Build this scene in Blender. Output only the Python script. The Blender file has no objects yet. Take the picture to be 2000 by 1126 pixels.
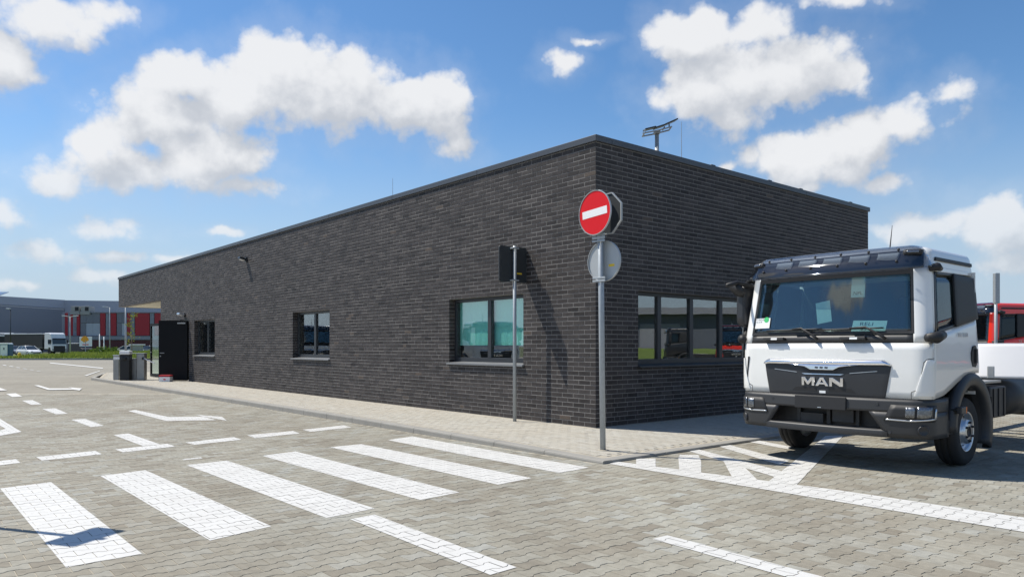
import bpy, bmesh, math, random
import numpy as np
from mathutils import Vector, Matrix
R = math.radians
rnd = random.Random(7)
sc = bpy.context.scene
col = sc.collection

# ------------------------------------------------------------------ camera, sky, sun, exposure
CAMH = 1.35
FPX = 1443.8            # focal length in pixels of a 2000 px wide frame
HOR = 676.0             # row of the horizon in that frame
cam_d = bpy.data.cameras.new("camera")
cam = bpy.data.objects.new("camera", cam_d)
col.objects.link(cam)
cam.location = (0, 0, CAMH)
cam.rotation_euler = (R(90), 0, 0)
cam_d.sensor_width = 36
cam_d.lens = 36 * FPX / 2000
cam_d.shift_y = (HOR - 563) / 2000
cam_d.clip_start = 0.05
cam_d.clip_end = 5000
sc.camera = cam

SUN_EL = R(56.5)
SUN_H = Vector((-0.948, 0.319))          # horizontal direction towards the sun
sun_d = bpy.data.lights.new("sun", 'SUN')
sun_d.energy = 5.0
sun_d.angle = R(0.53)
sun_d.color = (1.0, 0.945, 0.85)
sun = bpy.data.objects.new("sun", sun_d)
col.objects.link(sun)
SUN_V = Vector((SUN_H.x * math.cos(SUN_EL), SUN_H.y * math.cos(SUN_EL), math.sin(SUN_EL)))
sun.rotation_euler = SUN_V.to_track_quat('Z', 'Y').to_euler()
sun.location = SUN_V * 60

sc.view_settings.view_transform = 'Standard'
sc.view_settings.look = 'None'
sc.view_settings.gamma = 1
sc.view_settings.use_curve_mapping = False
sc.view_settings.exposure = 0.25

world = bpy.data.worlds.new("World")
sc.world = world
world.use_nodes = True
SKY_STRENGTH = 0.118
CLOUDS = [  # centre x, y, radius x, y in the photograph's pixels: turned into fixed azimuths and elevations
 (560,140,110,85),(480,175,120,80),(660,185,170,85),(780,205,120,60),(868,222,60,70),(350,150,85,55),(300,225,125,70),
 (195,270,60,55),(410,310,130,60),(130,345,85,34),(480,368,75,24),(890,290,36,20),(250,320,110,48),
 (60,35,120,60),(185,25,90,42),(25,115,70,65),
 (1345,75,88,58),(1480,58,115,46),(1400,165,125,90),(1560,140,125,80),(1430,232,80,42),(1640,160,60,52),(1640,8,75,26),
 (1560,310,90,48),(1680,272,110,55),(1780,238,90,50),(1848,190,58,34),(1630,330,80,28),(1720,352,58,22),
 (1100,125,36,26),(1150,75,40,12),
 (212,440,66,28),(90,497,84,25),(12,425,40,36),(240,500,50,17),(335,505,42,13),(190,540,90,16),(60,552,90,14),(430,455,40,12),
 (1820,432,135,34),(1960,436,90,58),(1990,505,80,32),(1760,440,60,20),(1560,370,40,12),(1420,325,30,14)]
def pix_to_azel(px, py):
    dx = (px - 1000) / FPX
    dz = (HOR - py) / FPX
    return math.degrees(math.atan(dx)), math.degrees(math.atan2(dz, math.hypot(1, dx)))
blobs = []
for (x, y, rx, ry) in CLOUDS:
    a0, e0 = pix_to_azel(x, y)
    a1 = pix_to_azel(x + rx, y)[0]
    e1 = pix_to_azel(x, y - ry)[1]
    blobs.append((a0, e0, a1 - a0, max(0.3, e1 - e0)))
blobs += [(-107, 20, 3.2, 1.2), (-104, 19.5, 2.5, 0.9), (-109.5, 21.2, 2.2, 1.3)]
cr = random.Random(11)
for k in range(16):                       # the same kind of cloud goes on round the rest of the sky
    a = 50 + (260 / 16) * (k + cr.random() * 0.8)
    a = a - 360 if a > 180 else a
    e = cr.uniform(7, 40)
    blobs.append((a, e, cr.uniform(5, 9), cr.uniform(2.2, 4.4)))
    blobs.append((a + cr.uniform(-7, 7), e + cr.uniform(-1, 2.5), cr.uniform(3, 6), cr.uniform(2.2, 4)))

def cloud_group():
    ng = bpy.data.node_groups.new("cloud_field", 'ShaderNodeTree')
    ng.interface.new_socket("AzEl", in_out='INPUT', socket_type='NodeSocketVector')
    ng.interface.new_socket("Dir", in_out='INPUT', socket_type='NodeSocketVector')
    ng.interface.new_socket("Field", in_out='OUTPUT', socket_type='NodeSocketFloat')
    N, L = ng.nodes, ng.links
    gi = N.new('NodeGroupInput'); go = N.new('NodeGroupOutput')
    def noise(scale, detail, rough):
        n = N.new('ShaderNodeTexNoise'); n.inputs['Scale'].default_value = scale
        n.inputs['Detail'].default_value = detail; n.inputs['Roughness'].default_value = rough
        L.new(gi.outputs['Dir'], n.inputs['Vector']); return n
    P = gi.outputs['AzEl']
    for scale, amp, det in ((0.16, 3.4, 2), (0.62, 1.1, 3)):
        n = noise(scale, det, 0.55)
        m = N.new('ShaderNodeVectorMath'); m.operation = 'MULTIPLY_ADD'
        L.new(n.outputs['Color'], m.inputs[0])
        m.inputs[1].default_value = (amp, amp * 0.7, 0); m.inputs[2].default_value = (-amp / 2, -amp * 0.35, 0)
        a = N.new('ShaderNodeVectorMath'); a.operation = 'ADD'
        L.new(P, a.inputs[0]); L.new(m.outputs[0], a.inputs[1]); P = a.outputs[0]
    acc = None
    for (a0, e0, rx, ry) in blobs:
        m = N.new('ShaderNodeVectorMath'); m.operation = 'MULTIPLY_ADD'
        L.new(P, m.inputs[0]); m.inputs[1].default_value = (1 / rx, 1 / ry, 0); m.inputs[2].default_value = (-a0 / rx, -e0 / ry, 0)
        l = N.new('ShaderNodeVectorMath'); l.operation = 'LENGTH'; L.new(m.outputs[0], l.inputs[0])
        s = N.new('ShaderNodeMath'); s.operation = 'SUBTRACT'; s.inputs[0].default_value = 1.20; L.new(l.outputs['Value'], s.inputs[1])
        kk = max(0.56, min(1.0, min(rx, ry) / 2.0)); mu = N.new('ShaderNodeMath'); mu.operation = 'MULTIPLY'; mu.inputs[1].default_value = kk; L.new(s.outputs[0], mu.inputs[0]); s = mu
        if acc is None: acc = s.outputs[0]
        else:
            x = N.new('ShaderNodeMath'); x.operation = 'SMOOTH_MAX'; x.inputs[2].default_value = 0.22
            L.new(acc, x.inputs[0]); L.new(s.outputs[0], x.inputs[1]); acc = x.outputs[0]
    n = noise(0.26, 9, 0.56)
    m = N.new('ShaderNodeMath'); m.operation = 'MULTIPLY_ADD'; L.new(n.outputs['Fac'], m.inputs[0])
    m.inputs[1].default_value = 1.25; m.inputs[2].default_value = -0.70
    # rounded billows
    vo = N.new('ShaderNodeTexVoronoi'); vo.feature = 'F1'; vo.inputs['Scale'].default_value = 0.50
    vo.inputs['Detail'].default_value = 3; vo.inputs['Roughness'].default_value = 0.50; vo.inputs['Lacunarity'].default_value = 2.1
    vo.normalize = True
    L.new(gi.outputs['Dir'], vo.inputs['Vector'])
    vm = N.new('ShaderNodeMath'); vm.operation = 'MULTIPLY_ADD'; L.new(vo.outputs['Distance'], vm.inputs[0]); vm.inputs[1].default_value = -1.3; vm.inputs[2].default_value = 0.42
    va = N.new('ShaderNodeMath'); va.operation = 'ADD'; L.new(m.outputs[0], va.inputs[0]); L.new(vm.outputs[0], va.inputs[1]); m = va
    cl = N.new('ShaderNodeMath'); cl.operation = 'MINIMUM'; cl.inputs[1].default_value = 0.80; L.new(acc, cl.inputs[0]); acc = cl.outputs[0]
    a = N.new('ShaderNodeMath'); a.operation = 'ADD'; L.new(acc, a.inputs[0]); L.new(m.outputs[0], a.inputs[1])
    L.new(a.outputs[0], go.inputs['Field'])
    return ng

def build_world():
    nt = world.node_tree; N, L = nt.nodes, nt.links
    N.clear()
    out = N.new('ShaderNodeOutputWorld'); bg = N.new('ShaderNodeBackground'); bg.inputs['Strength'].default_value = SKY_STRENGTH
    L.new(bg.outputs[0], out.inputs[0])
    sky = N.new('ShaderNodeTexSky'); sky.sky_type = 'NISHITA'; sky.sun_disc = False
    sky.sun_elevation = SUN_EL
    sky.sun_rotation = math.atan2(SUN_H.x, SUN_H.y)
    sky.altitude = 150; sky.air_density = 1.0; sky.dust_density = 0.3; sky.ozone_density = 2.6
    hs = N.new('ShaderNodeHueSaturation'); hs.inputs['Saturation'].default_value = 1.20; hs.inputs['Value'].default_value = 1.0
    L.new(sky.outputs[0], hs.inputs['Color'])
    tc = N.new('ShaderNodeTexCoord')
    nrm = N.new('ShaderNodeVectorMath'); nrm.operation = 'NORMALIZE'; L.new(tc.outputs['Generated'], nrm.inputs[0])
    sp = N.new('ShaderNodeSeparateXYZ'); L.new(nrm.outputs[0], sp.inputs[0])
    at = N.new('ShaderNodeMath'); at.operation = 'ARCTAN2'; L.new(sp.outputs['X'], at.inputs[0]); L.new(sp.outputs['Y'], at.inputs[1])
    asn = N.new('ShaderNodeMath'); asn.operation = 'ARCSINE'; L.new(sp.outputs['Z'], asn.inputs[0])
    cb = N.new('ShaderNodeCombineXYZ'); L.new(at.outputs[0], cb.inputs['X']); L.new(asn.outputs[0], cb.inputs['Y'])
    azel = N.new('ShaderNodeVectorMath'); azel.operation = 'SCALE'; azel.inputs['Scale'].default_value = 57.2958; L.new(cb.outputs[0], azel.inputs[0])
    dirs = N.new('ShaderNodeVectorMath'); dirs.operation = 'SCALE'; dirs.inputs['Scale'].default_value = 57.2958; L.new(nrm.outputs[0], dirs.inputs[0])
    ng = cloud_group()
    g0 = N.new('ShaderNodeGroup'); g0.node_tree = ng
    L.new(azel.outputs[0], g0.inputs['AzEl']); L.new(dirs.outputs[0], g0.inputs['Dir'])
    o1 = N.new('ShaderNodeVectorMath'); o1.operation = 'ADD'; o1.inputs[1].default_value = (-1.0, 2.0, 0); L.new(azel.outputs[0], o1.inputs[0])
    o2 = N.new('ShaderNodeVectorMath'); o2.operation = 'ADD'; o2.inputs[1].default_value = (-1.0, 0, 2.0); L.new(dirs.outputs[0], o2.inputs[0])
    g1 = N.new('ShaderNodeGroup'); g1.node_tree = ng
    L.new(o1.outputs[0], g1.inputs['AzEl']); L.new(o2.outputs[0], g1.inputs['Dir'])
    den = N.new('ShaderNodeMapRange'); den.interpolation_type = 'SMOOTHSTEP'
    den.inputs['From Min'].default_value = -0.04; den.inputs['From Max'].default_value = 0.48
    L.new(g0.outputs[0], den.inputs['Value'])
    df = N.new('ShaderNodeMath'); df.operation = 'SUBTRACT'; L.new(g0.outputs[0], df.inputs[0]); L.new(g1.outputs[0], df.inputs[1])
    lit = N.new('ShaderNodeMapRange'); lit.interpolation_type = 'SMOOTHSTEP'
    lit.inputs['From Min'].default_value = -0.60; lit.inputs['From Max'].default_value = 0.62
    ln = N.new('ShaderNodeTexNoise'); ln.inputs['Scale'].default_value = 0.22; ln.inputs['Detail'].default_value = 6; ln.inputs['Roughness'].default_value = 0.55
    L.new(dirs.outputs[0], ln.inputs['Vector'])
    lm = N.new('ShaderNodeMath'); lm.operation = 'MULTIPLY_ADD'; lm.inputs[1].default_value = 1.6; lm.inputs[2].default_value = -0.80; L.new(ln.outputs['Fac'], lm.inputs[0])
    la = N.new('ShaderNodeMath'); la.operation = 'ADD'; L.new(df.outputs[0], la.inputs[0]); L.new(lm.outputs[0], la.inputs[1])
    L.new(la.outputs[0], lit.inputs['Value'])
    cc = N.new('ShaderNodeMix'); cc.data_type = 'RGBA'
    cc.inputs['A'].default_value = (4.05, 4.25, 4.6, 1); cc.inputs['B'].default_value = (6.25, 6.3, 6.4, 1)
    L.new(lit.outputs[0], cc.inputs['Factor'])
    # distant clouds lose contrast in the air near the horizon
    hz = N.new('ShaderNodeMapRange'); hz.inputs['From Min'].default_value = 0.0; hz.inputs['From Max'].default_value = 0.22
    hz.inputs['To Min'].default_value = 0.45; hz.inputs['To Max'].default_value = 0.96
    L.new(sp.outputs['Z'], hz.inputs['Value'])
    halo = N.new('ShaderNodeMapRange'); halo.interpolation_type = 'SMOOTHSTEP'      # thin veil round the clouds
    halo.inputs['From Min'].default_value = -0.75; halo.inputs['From Max'].default_value = 0.25; halo.inputs['To Max'].default_value = 0.13
    L.new(g0.outputs[0], halo.inputs['Value'])
    dm = N.new('ShaderNodeMath'); dm.operation = 'MAXIMUM'; L.new(den.outputs[0], dm.inputs[0]); L.new(halo.outputs[0], dm.inputs[1]); den = dm
    fac = N.new('ShaderNodeMath'); fac.operation = 'MULTIPLY'; L.new(den.outputs[0], fac.inputs[0]); L.new(hz.outputs[0], fac.inputs[1])
    mx = N.new('ShaderNodeMix'); mx.data_type = 'RGBA'
    hf = N.new('ShaderNodeMapRange'); hf.interpolation_type = 'SMOOTHSTEP'; hf.inputs['From Min'].default_value = -0.02; hf.inputs['From Max'].default_value = 0.31
    hf.inputs['To Min'].default_value = 0.96; hf.inputs['To Max'].default_value = 0.0; L.new(sp.outputs['Z'], hf.inputs['Value'])
    hm = N.new('ShaderNodeMix'); hm.data_type = 'RGBA'; hm.inputs['B'].default_value = (3.25, 4.05, 5.05, 1)
    L.new(hf.outputs[0], hm.inputs['Factor']); L.new(hs.outputs[0], hm.inputs['A'])
    L.new(fac.outputs[0], mx.inputs['Factor']); L.new(hm.outputs['Result'], mx.inputs['A']); L.new(cc.outputs['Result'], mx.inputs['B'])
    L.new(mx.outputs['Result'], bg.inputs['Color'])
    world.cycles.sampling_method = 'MANUAL'; world.cycles.sample_map_resolution = 512
build_world()
sc.cycles.max_bounces = 8
sc.cycles.transparent_max_bounces = 16
sc.cycles.sample_clamp_indirect = 6
sc.cycles.use_denoising = True

# ------------------------------------------------------------------ frames
TH = math.atan2(0.645, 0.764)              # turn of the building's frame
CX, CY = 1.29, 11.38                       # its near corner
def site(X, Y):
    dx, dy = X - CX, Y - CY
    return (dx * math.cos(TH) + dy * math.sin(TH), -dx * math.sin(TH) + dy * math.cos(TH))
def unsite(x, y):
    return (CX + x * math.cos(TH) - y * math.sin(TH), CY + x * math.sin(TH) + y * math.cos(TH))
def G(px, py, z=0.0):                      # measured point on the ground
    Y = (CAMH - z) * FPX / (py - HOR)
    return ((px - 1000) / FPX * Y, Y)
def GS(px, py, z=0.0): return site(*G(px, py, z))
def PX(px, py, Y): return ((px - 1000) / FPX * Y, Y, CAMH + (HOR - py) / FPX * Y)
def proj(X, Y, z): return (1000 + FPX * X / Y, HOR - FPX * (z - CAMH) / Y)

# ------------------------------------------------------------------ materials
def shade(name): 
    m = bpy.data.materials.new(name); m.use_nodes = True
    nt = m.node_tree; b = nt.nodes['Principled BSDF']
    return m, nt, b
def mat(name, c, rough=0.5, metal=0.0, spec=0.5, var=0.12, scale=6.0, bump=0.0, bscale=None, coat=0.0, detail=4):
    """a plain surface with some noise in its colour and relief"""
    m, nt, b = shade(name)
    N, L = nt.nodes, nt.links
    tc = N.new('ShaderNodeTexCoord')
    n = N.new('ShaderNodeTexNoise'); n.inputs['Scale'].default_value = scale; n.inputs['Detail'].default_value = detail
    L.new(tc.outputs['Object'], n.inputs['Vector'])
    mx = N.new('ShaderNodeMix'); mx.data_type = 'RGBA'
    mx.inputs['A'].default_value = (*[max(0, k * (1 - var)) for k in c], 1); mx.inputs['B'].default_value = (*[min(1, k * (1 + var)) for k in c], 1)
    L.new(n.outputs['Fac'], mx.inputs['Factor']); L.new(mx.outputs['Result'], b.inputs['Base Color'])
    b.inputs['Roughness'].default_value = rough; b.inputs['Metallic'].default_value = metal
    b.inputs['Specular IOR Level'].default_value = spec
    b.inputs['Coat Weight'].default_value = coat; b.inputs['Coat Roughness'].default_value = 0.03
    if bump:
        n2 = N.new('ShaderNodeTexNoise'); n2.inputs['Scale'].default_value = bscale or scale * 8; n2.inputs['Detail'].default_value = 5
        L.new(tc.outputs['Object'], n2.inputs['Vector'])
        bp = N.new('ShaderNodeBump'); bp.inputs['Strength'].default_value = bump; bp.inputs['Distance'].default_value = 0.01
        L.new(n2.outputs['Fac'], bp.inputs['Height']); L.new(bp.outputs[0], b.inputs['Normal'])
    return m
def glass(name, tint, ior=1.55, rough=0.0, base=0.0):
    """a thin sheet: tinted see-through plus mirror reflection that grows towards grazing angles"""
    m, nt, b = shade(name); N, L = nt.nodes, nt.links
    N.remove(b); out = N['Material Output']
    t = N.new('ShaderNodeBsdfTransparent'); t.inputs[0].default_value = (*tint, 1)
    g = N.new('ShaderNodeBsdfGlossy'); g.inputs['Roughness'].default_value = rough; g.inputs[0].default_value = (1, 1, 1, 1)
    lw = N.new('ShaderNodeLayerWeight'); lw.inputs['Blend'].default_value = 0.5      # 1 - |cos|, the same from both sides
    pw = N.new('ShaderNodeMath'); pw.operation = 'POWER'; pw.inputs[1].default_value = 5; L.new(lw.outputs['Facing'], pw.inputs[0])
    f0 = ((ior - 1) / (ior + 1)) ** 2
    f = N.new('ShaderNodeMath'); f.operation = 'MULTIPLY_ADD'; f.inputs[1].default_value = 1 - f0; f.inputs[2].default_value = f0; L.new(pw.outputs[0], f.inputs[0])
    nz = N.new('ShaderNodeTexNoise'); nz.inputs['Scale'].default_value = 0.9
    tc = N.new('ShaderNodeTexCoord'); L.new(tc.outputs['Object'], nz.inputs['Vector'])
    bp = N.new('ShaderNodeBump'); bp.inputs['Strength'].default_value = 0.025; bp.inputs['Distance'].default_value = 0.05
    L.new(nz.outputs['Fac'], bp.inputs['Height']); L.new(bp.outputs[0], g.inputs['Normal'])
    ad = N.new('ShaderNodeMath'); ad.operation = 'ADD'; ad.use_clamp = True; ad.inputs[1].default_value = base
    L.new(f.outputs[0], ad.inputs[0])
    x = N.new('ShaderNodeMixShader'); L.new(ad.outputs[0], x.inputs[0]); L.new(t.outputs[0], x.inputs[1]); L.new(g.outputs[0], x.inputs[2])
    L.new(x.outputs[0], out.inputs['Surface'])
    return m
def piece_mat(name, stops, source, rough=0.85, patch=0.35, patch_scale=0.35, tint=(0.5, 0.42, 0.33), speck=0.25, speck_scale=140, bump=0.25, spec=0.3, spots=0.0):
    """bricks and paving stones: every piece has its own tone, read from the piece's property or face attribute"""
    m, nt, b = shade(name); N, L = nt.nodes, nt.links
    at = N.new('ShaderNodeAttribute'); at.attribute_type = source; at.attribute_name = 'tone'
    cr = N.new('ShaderNodeValToRGB'); cr.color_ramp.interpolation = 'LINEAR'
    els = cr.color_ramp.elements
    while len(els) < len(stops): els.new(0.5)
    for e, (p, c) in zip(els, stops): e.position = p; e.color = (*c, 1)
    L.new(at.outputs['Fac'], cr.inputs['Fac'])
    geo = N.new('ShaderNodeNewGeometry')
    n1 = N.new('ShaderNodeTexNoise'); n1.inputs['Scale'].default_value = patch_scale; n1.inputs['Detail'].default_value = 5; n1.inputs['Roughness'].default_value = 0.6
    L.new(geo.outputs['Position'], n1.inputs['Vector'])
    mr = N.new('ShaderNodeMapRange'); mr.inputs['From Min'].default_value = 0.42; mr.inputs['From Max'].default_value = 0.68; mr.inputs['To Max'].default_value = patch
    L.new(n1.outputs['Fac'], mr.inputs['Value'])
    mx = N.new('ShaderNodeMix'); mx.data_type = 'RGBA'; mx.blend_type = 'MIX'
    mx.inputs['B'].default_value = (*tint, 1); L.new(mr.outputs[0], mx.inputs['Factor']); L.new(cr.outputs[0], mx.inputs['A'])
    n2 = N.new('ShaderNodeTexNoise'); n2.inputs['Scale'].default_value = speck_scale; n2.inputs['Detail'].default_value = 3
    L.new(geo.outputs['Position'], n2.inputs['Vector'])
    n3 = N.new('ShaderNodeTexNoise'); n3.inputs['Scale'].default_value = speck_scale * 0.12; n3.inputs['Detail'].default_value = 4
    L.new(geo.outputs['Position'], n3.inputs['Vector'])
    av = N.new('ShaderNodeMath'); av.operation = 'ADD'; L.new(n2.outputs['Fac'], av.inputs[0]); L.new(n3.outputs['Fac'], av.inputs[1])
    mp = N.new('ShaderNodeMapRange'); mp.inputs['From Min'].default_value = 0.6; mp.inputs['From Max'].default_value = 1.4
    mp.inputs['To Min'].default_value = 1 - speck; mp.inputs['To Max'].default_value = 1 + speck
    L.new(av.outputs[0], mp.inputs['Value'])
    ml = N.new('ShaderNodeMix'); ml.data_type = 'RGBA'; ml.blend_type = 'MULTIPLY'; ml.inputs['Factor'].default_value = 1
    L.new(mx.outputs['Result'], ml.inputs['A']); L.new(mp.outputs[0], ml.inputs['B'])
    last = ml.outputs['Result']
    if spots:                                # old oil drips and a worn, slightly darker wheel lane
        n4 = N.new('ShaderNodeTexNoise'); n4.inputs['Scale'].default_value = 2.6; n4.inputs['Detail'].default_value = 6; n4.inputs['Roughness'].default_value = 0.62
        L.new(geo.outputs['Position'], n4.inputs['Vector'])
        r4 = N.new('ShaderNodeMapRange'); r4.inputs['From Min'].default_value = 0.63; r4.inputs['From Max'].default_value = 0.74; r4.inputs['To Min'].default_value = 1.0; r4.inputs['To Max'].default_value = 1 - spots
        L.new(n4.outputs['Fac'], r4.inputs['Value'])
        mp2 = N.new('ShaderNodeMapping'); mp2.inputs['Rotation'].default_value = (0, 0, -TH); mp2.inputs['Scale'].default_value = (1.1, 0.05, 1); L.new(geo.outputs['Position'], mp2.inputs['Vector'])
        n5 = N.new('ShaderNodeTexNoise'); n5.inputs['Scale'].default_value = 1.0; n5.inputs['Detail'].default_value = 3; L.new(mp2.outputs[0], n5.inputs['Vector'])
        r5 = N.new('ShaderNodeMapRange'); r5.inputs['From Min'].default_value = 0.35; r5.inputs['From Max'].default_value = 0.65; r5.inputs['To Min'].default_value = 0.89; r5.inputs['To Max'].default_value = 1.05
        L.new(n5.outputs['Fac'], r5.inputs['Value'])
        mm = N.new('ShaderNodeMath'); mm.operation = 'MULTIPLY'; L.new(r4.outputs[0], mm.inputs[0]); L.new(r5.outputs[0], mm.inputs[1])
        m5 = N.new('ShaderNodeMix'); m5.data_type = 'RGBA'; m5.blend_type = 'MULTIPLY'; m5.inputs['Factor'].default_value = 1
        L.new(last, m5.inputs['A']); L.new(mm.outputs[0], m5.inputs['B']); last = m5.outputs['Result']
    L.new(last, b.inputs['Base Color'])
    bp = N.new('ShaderNodeBump'); bp.inputs['Strength'].default_value = bump; bp.inputs['Distance'].default_value = 0.004
    L.new(av.outputs[0], bp.inputs['Height']); L.new(bp.outputs[0], b.inputs['Normal'])
    b.inputs['Roughness'].default_value = rough; b.inputs['Specular IOR Level'].default_value = spec
    return m

PAVE_STOPS = [(0.0, (0.215, 0.195, 0.156)), (0.35, (0.272, 0.254, 0.206)), (0.7, (0.308, 0.297, 0.250)), (1.0, (0.326, 0.324, 0.288))]
WALK_STOPS = [(0.0, (0.335, 0.310, 0.262)), (0.5, (0.375, 0.355, 0.305)), (1.0, (0.40, 0.385, 0.34))]
BRICK_STOPS = [(0.0, (0.023, 0.0205, 0.020)), (0.3, (0.038, 0.0335, 0.0325)), (0.75, (0.057, 0.0505, 0.0485)), (0.95, (0.075, 0.066, 0.062)), (1.0, (0.09, 0.072, 0.060))]
M = {}
M['paver'] = {s: piece_mat('yard_paver_' + s.lower(), PAVE_STOPS, s, patch=0.42, patch_scale=0.55, tint=(0.175, 0.145, 0.105), speck=0.22, spots=0.30) for s in ('OBJECT', 'GEOMETRY')}
M['walk'] = {s: piece_mat('walk_paver_' + s.lower(), WALK_STOPS, s, patch=0.3, tint=(0.42, 0.37, 0.29), speck=0.14) for s in ('OBJECT', 'GEOMETRY')}
M['brick'] = {s: piece_mat('clinker_brick_' + s.lower(), BRICK_STOPS, s, rough=0.62, patch=0.25, patch_scale=0.9, tint=(0.060, 0.053, 0.051), speck=0.30, speck_scale=60, bump=0.5, spec=0.2) for s in ('OBJECT', 'GEOMETRY')}
M['mortar'] = mat('mortar', (0.215, 0.205, 0.195), 0.9, var=0.2, scale=12, bump=0.3)
M['sand'] = mat('joint_sand', (0.37, 0.335, 0.27), 0.95, var=0.30, scale=3.5, bump=0.4, bscale=200)
def worn_paint():
    m, nt, b = shade('road_paint'); N, L = nt.nodes, nt.links
    geo = N.new('ShaderNodeNewGeometry')
    def nz(s, d, r=0.6):
        n = N.new('ShaderNodeTexNoise'); n.inputs['Scale'].default_value = s; n.inputs['Detail'].default_value = d; n.inputs['Roughness'].default_value = r
        L.new(geo.outputs['Position'], n.inputs['Vector']); return n
    def rng(src, a, b_, c, d):
        r = N.new('ShaderNodeMapRange'); r.inputs['From Min'].default_value = a; r.inputs['From Max'].default_value = b_; r.inputs['To Min'].default_value = c; r.inputs['To Max'].default_value = d
        L.new(src.outputs['Fac'], r.inputs['Value']); return r
    chips = rng(nz(38, 7, 0.7), 0.635, 0.69, 0.0, 0.75)
    dirt = rng(nz(2.2, 6), 0.40, 0.72, 0.0, 0.30)
    m1 = N.new('ShaderNodeMix'); m1.data_type = 'RGBA'; m1.inputs['A'].default_value = (0.565, 0.56, 0.535, 1); m1.inputs['B'].default_value = (0.42, 0.405, 0.37, 1); L.new(dirt.outputs[0], m1.inputs['Factor'])
    m2 = N.new('ShaderNodeMix'); m2.data_type = 'RGBA'; m2.inputs['B'].default_value = (0.25, 0.235, 0.20, 1); L.new(m1.outputs['Result'], m2.inputs['A']); L.new(chips.outputs[0], m2.inputs['Factor'])
    L.new(m2.outputs['Result'], b.inputs['Base Color']); b.inputs['Roughness'].default_value = 0.65
    bp = N.new('ShaderNodeBump'); bp.inputs['Strength'].default_value = 0.25; bp.inputs['Distance'].default_value = 0.004
    L.new(nz(150, 3).outputs['Fac'], bp.inputs['Height']); L.new(bp.outputs[0], b.inputs['Normal'])
    return m
M['paint'] = worn_paint()
M['kerb'] = mat('kerb_concrete', (0.27, 0.26, 0.235), 0.85, var=0.16, scale=4, bump=0.25, bscale=120)
M['anthracite'] = mat('anthracite_metal', (0.028, 0.031, 0.036), 0.38, 0.0, 0.5, var=0.08, scale=3)
M['coping'] = mat('coping_metal', (0.060, 0.066, 0.076), 0.42, 0.0, 0.5, var=0.08, scale=2)
M['sill'] = mat('sill_metal', (0.20, 0.205, 0.21), 0.4, 0.3, 0.5, var=0.08)
M['soffit'] = mat('cream_render', (0.72, 0.68, 0.55), 0.9, var=0.04)
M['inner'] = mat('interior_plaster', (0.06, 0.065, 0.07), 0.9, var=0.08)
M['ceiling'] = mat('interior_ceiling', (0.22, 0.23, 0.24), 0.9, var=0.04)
M['blind'] = mat('mint_blind', (0.36, 0.88, 0.79), 0.8, var=0.06, scale=2)
M['winglass'] = glass('window_glass', (0.88, 0.93, 0.92), 2.5)
M['clearglass'] = glass('clear_glass', (0.80, 0.90, 0.86), 1.5)
M['roof'] = mat('roof_membrane', (0.10, 0.10, 0.105), 0.9)
M['galv'] = mat('galvanised_steel', (0.36, 0.39, 0.41), 0.52, 0.35, 0.5, var=0.20, scale=25, detail=8)
M['signgrey'] = mat('sign_back_grey', (0.42, 0.44, 0.445), 0.5, 0.2, var=0.05)
M['signdark'] = mat('sign_back_dark', (0.038, 0.043, 0.046), 0.5, 0.1, var=0.06)
M['red'] = mat('sign_red', (0.66, 0.008, 0.013), 0.45, 0, 0.25, var=0.04)
M['white'] = mat('sign_white', (0.82, 0.82, 0.82), 0.4, var=0.02)
M['yellow'] = mat('sticker_yellow', (0.75, 0.52, 0.03), 0.6, var=0.05)
M['black'] = mat('black_plastic', (0.014, 0.014, 0.015), 0.55, var=0.15)
M['doorblack'] = mat('door_black', (0.005, 0.0055, 0.007), 0.6, 0, 0.2, var=0.1)
M['steel'] = mat('brushed_steel', (0.34, 0.34, 0.33), 0.42, 0.7, var=0.2, scale=8)
M['concrete'] = mat('concrete', (0.36, 0.35, 0.33), 0.9, var=0.12, bump=0.2)
# vehicles
M['truckwhite'] = mat('truck_white_paint', (0.76, 0.76, 0.735), 0.28, 0, 0.5, var=0.012, scale=2, coat=0.6)
M['truckred'] = mat('truck_red_paint', (0.80, 0.035, 0.018), 0.28, 0, 0.5, var=0.03, scale=2, coat=0.6)
M['truckdark'] = mat('truck_dark_paint', (0.02, 0.02, 0.022), 0.28, 0, 0.5, var=0.03, scale=2, coat=0.6)
M['bumper'] = mat('grey_bumper_plastic', (0.031, 0.032, 0.034), 0.48, 0, 0.5, var=0.10, scale=5, bump=0.06, bscale=300)
M['grille'] = mat('dark_grille_plastic', (0.026, 0.028, 0.032), 0.42, 0, 0.5, var=0.1, scale=6)
M['chrome'] = mat('chrome', (0.80, 0.81, 0.83), 0.12, 1.0, var=0.02)
M['silver'] = mat('silver_rim_paint', (0.62, 0.64, 0.66), 0.28, 0.85, var=0.06)
M['tyre'] = mat('tyre_rubber', (0.017, 0.017, 0.018), 0.8, var=0.25, scale=14, bump=0.15)
M['lens'] = mat('lamp_lens', (0.20, 0.21, 0.225), 0.25, 0.85, var=0.8, scale=45)
M['amber'] = mat('amber_lens', (0.75, 0.17, 0.01), 0.25, var=0.1)
M['windscreen'] = glass('windscreen_glass', (0.62, 0.76, 0.76), 1.5, base=0.05)
M['sideglass'] = glass('side_glass', (0.40, 0.48, 0.50), 1.45)
M['visor'] = glass('smoked_visor', (0.66, 0.68, 0.71), 1.55, rough=0.04, base=0.02)
M['cabin'] = mat('cabin_plastic', (0.075, 0.10, 0.105), 0.7, var=0.1)
M['seat'] = mat('seat_fabric', (0.05, 0.055, 0.06), 0.9, var=0.15)
M['paper'] = mat('paper', (0.78, 0.80, 0.80), 0.8, var=0.02)
M['ink'] = mat('ink', (0.03, 0.035, 0.05), 0.8, var=0.05)
M['green'] = mat('green_dot', (0.05, 0.50, 0.16), 0.7, var=0.04)
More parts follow.
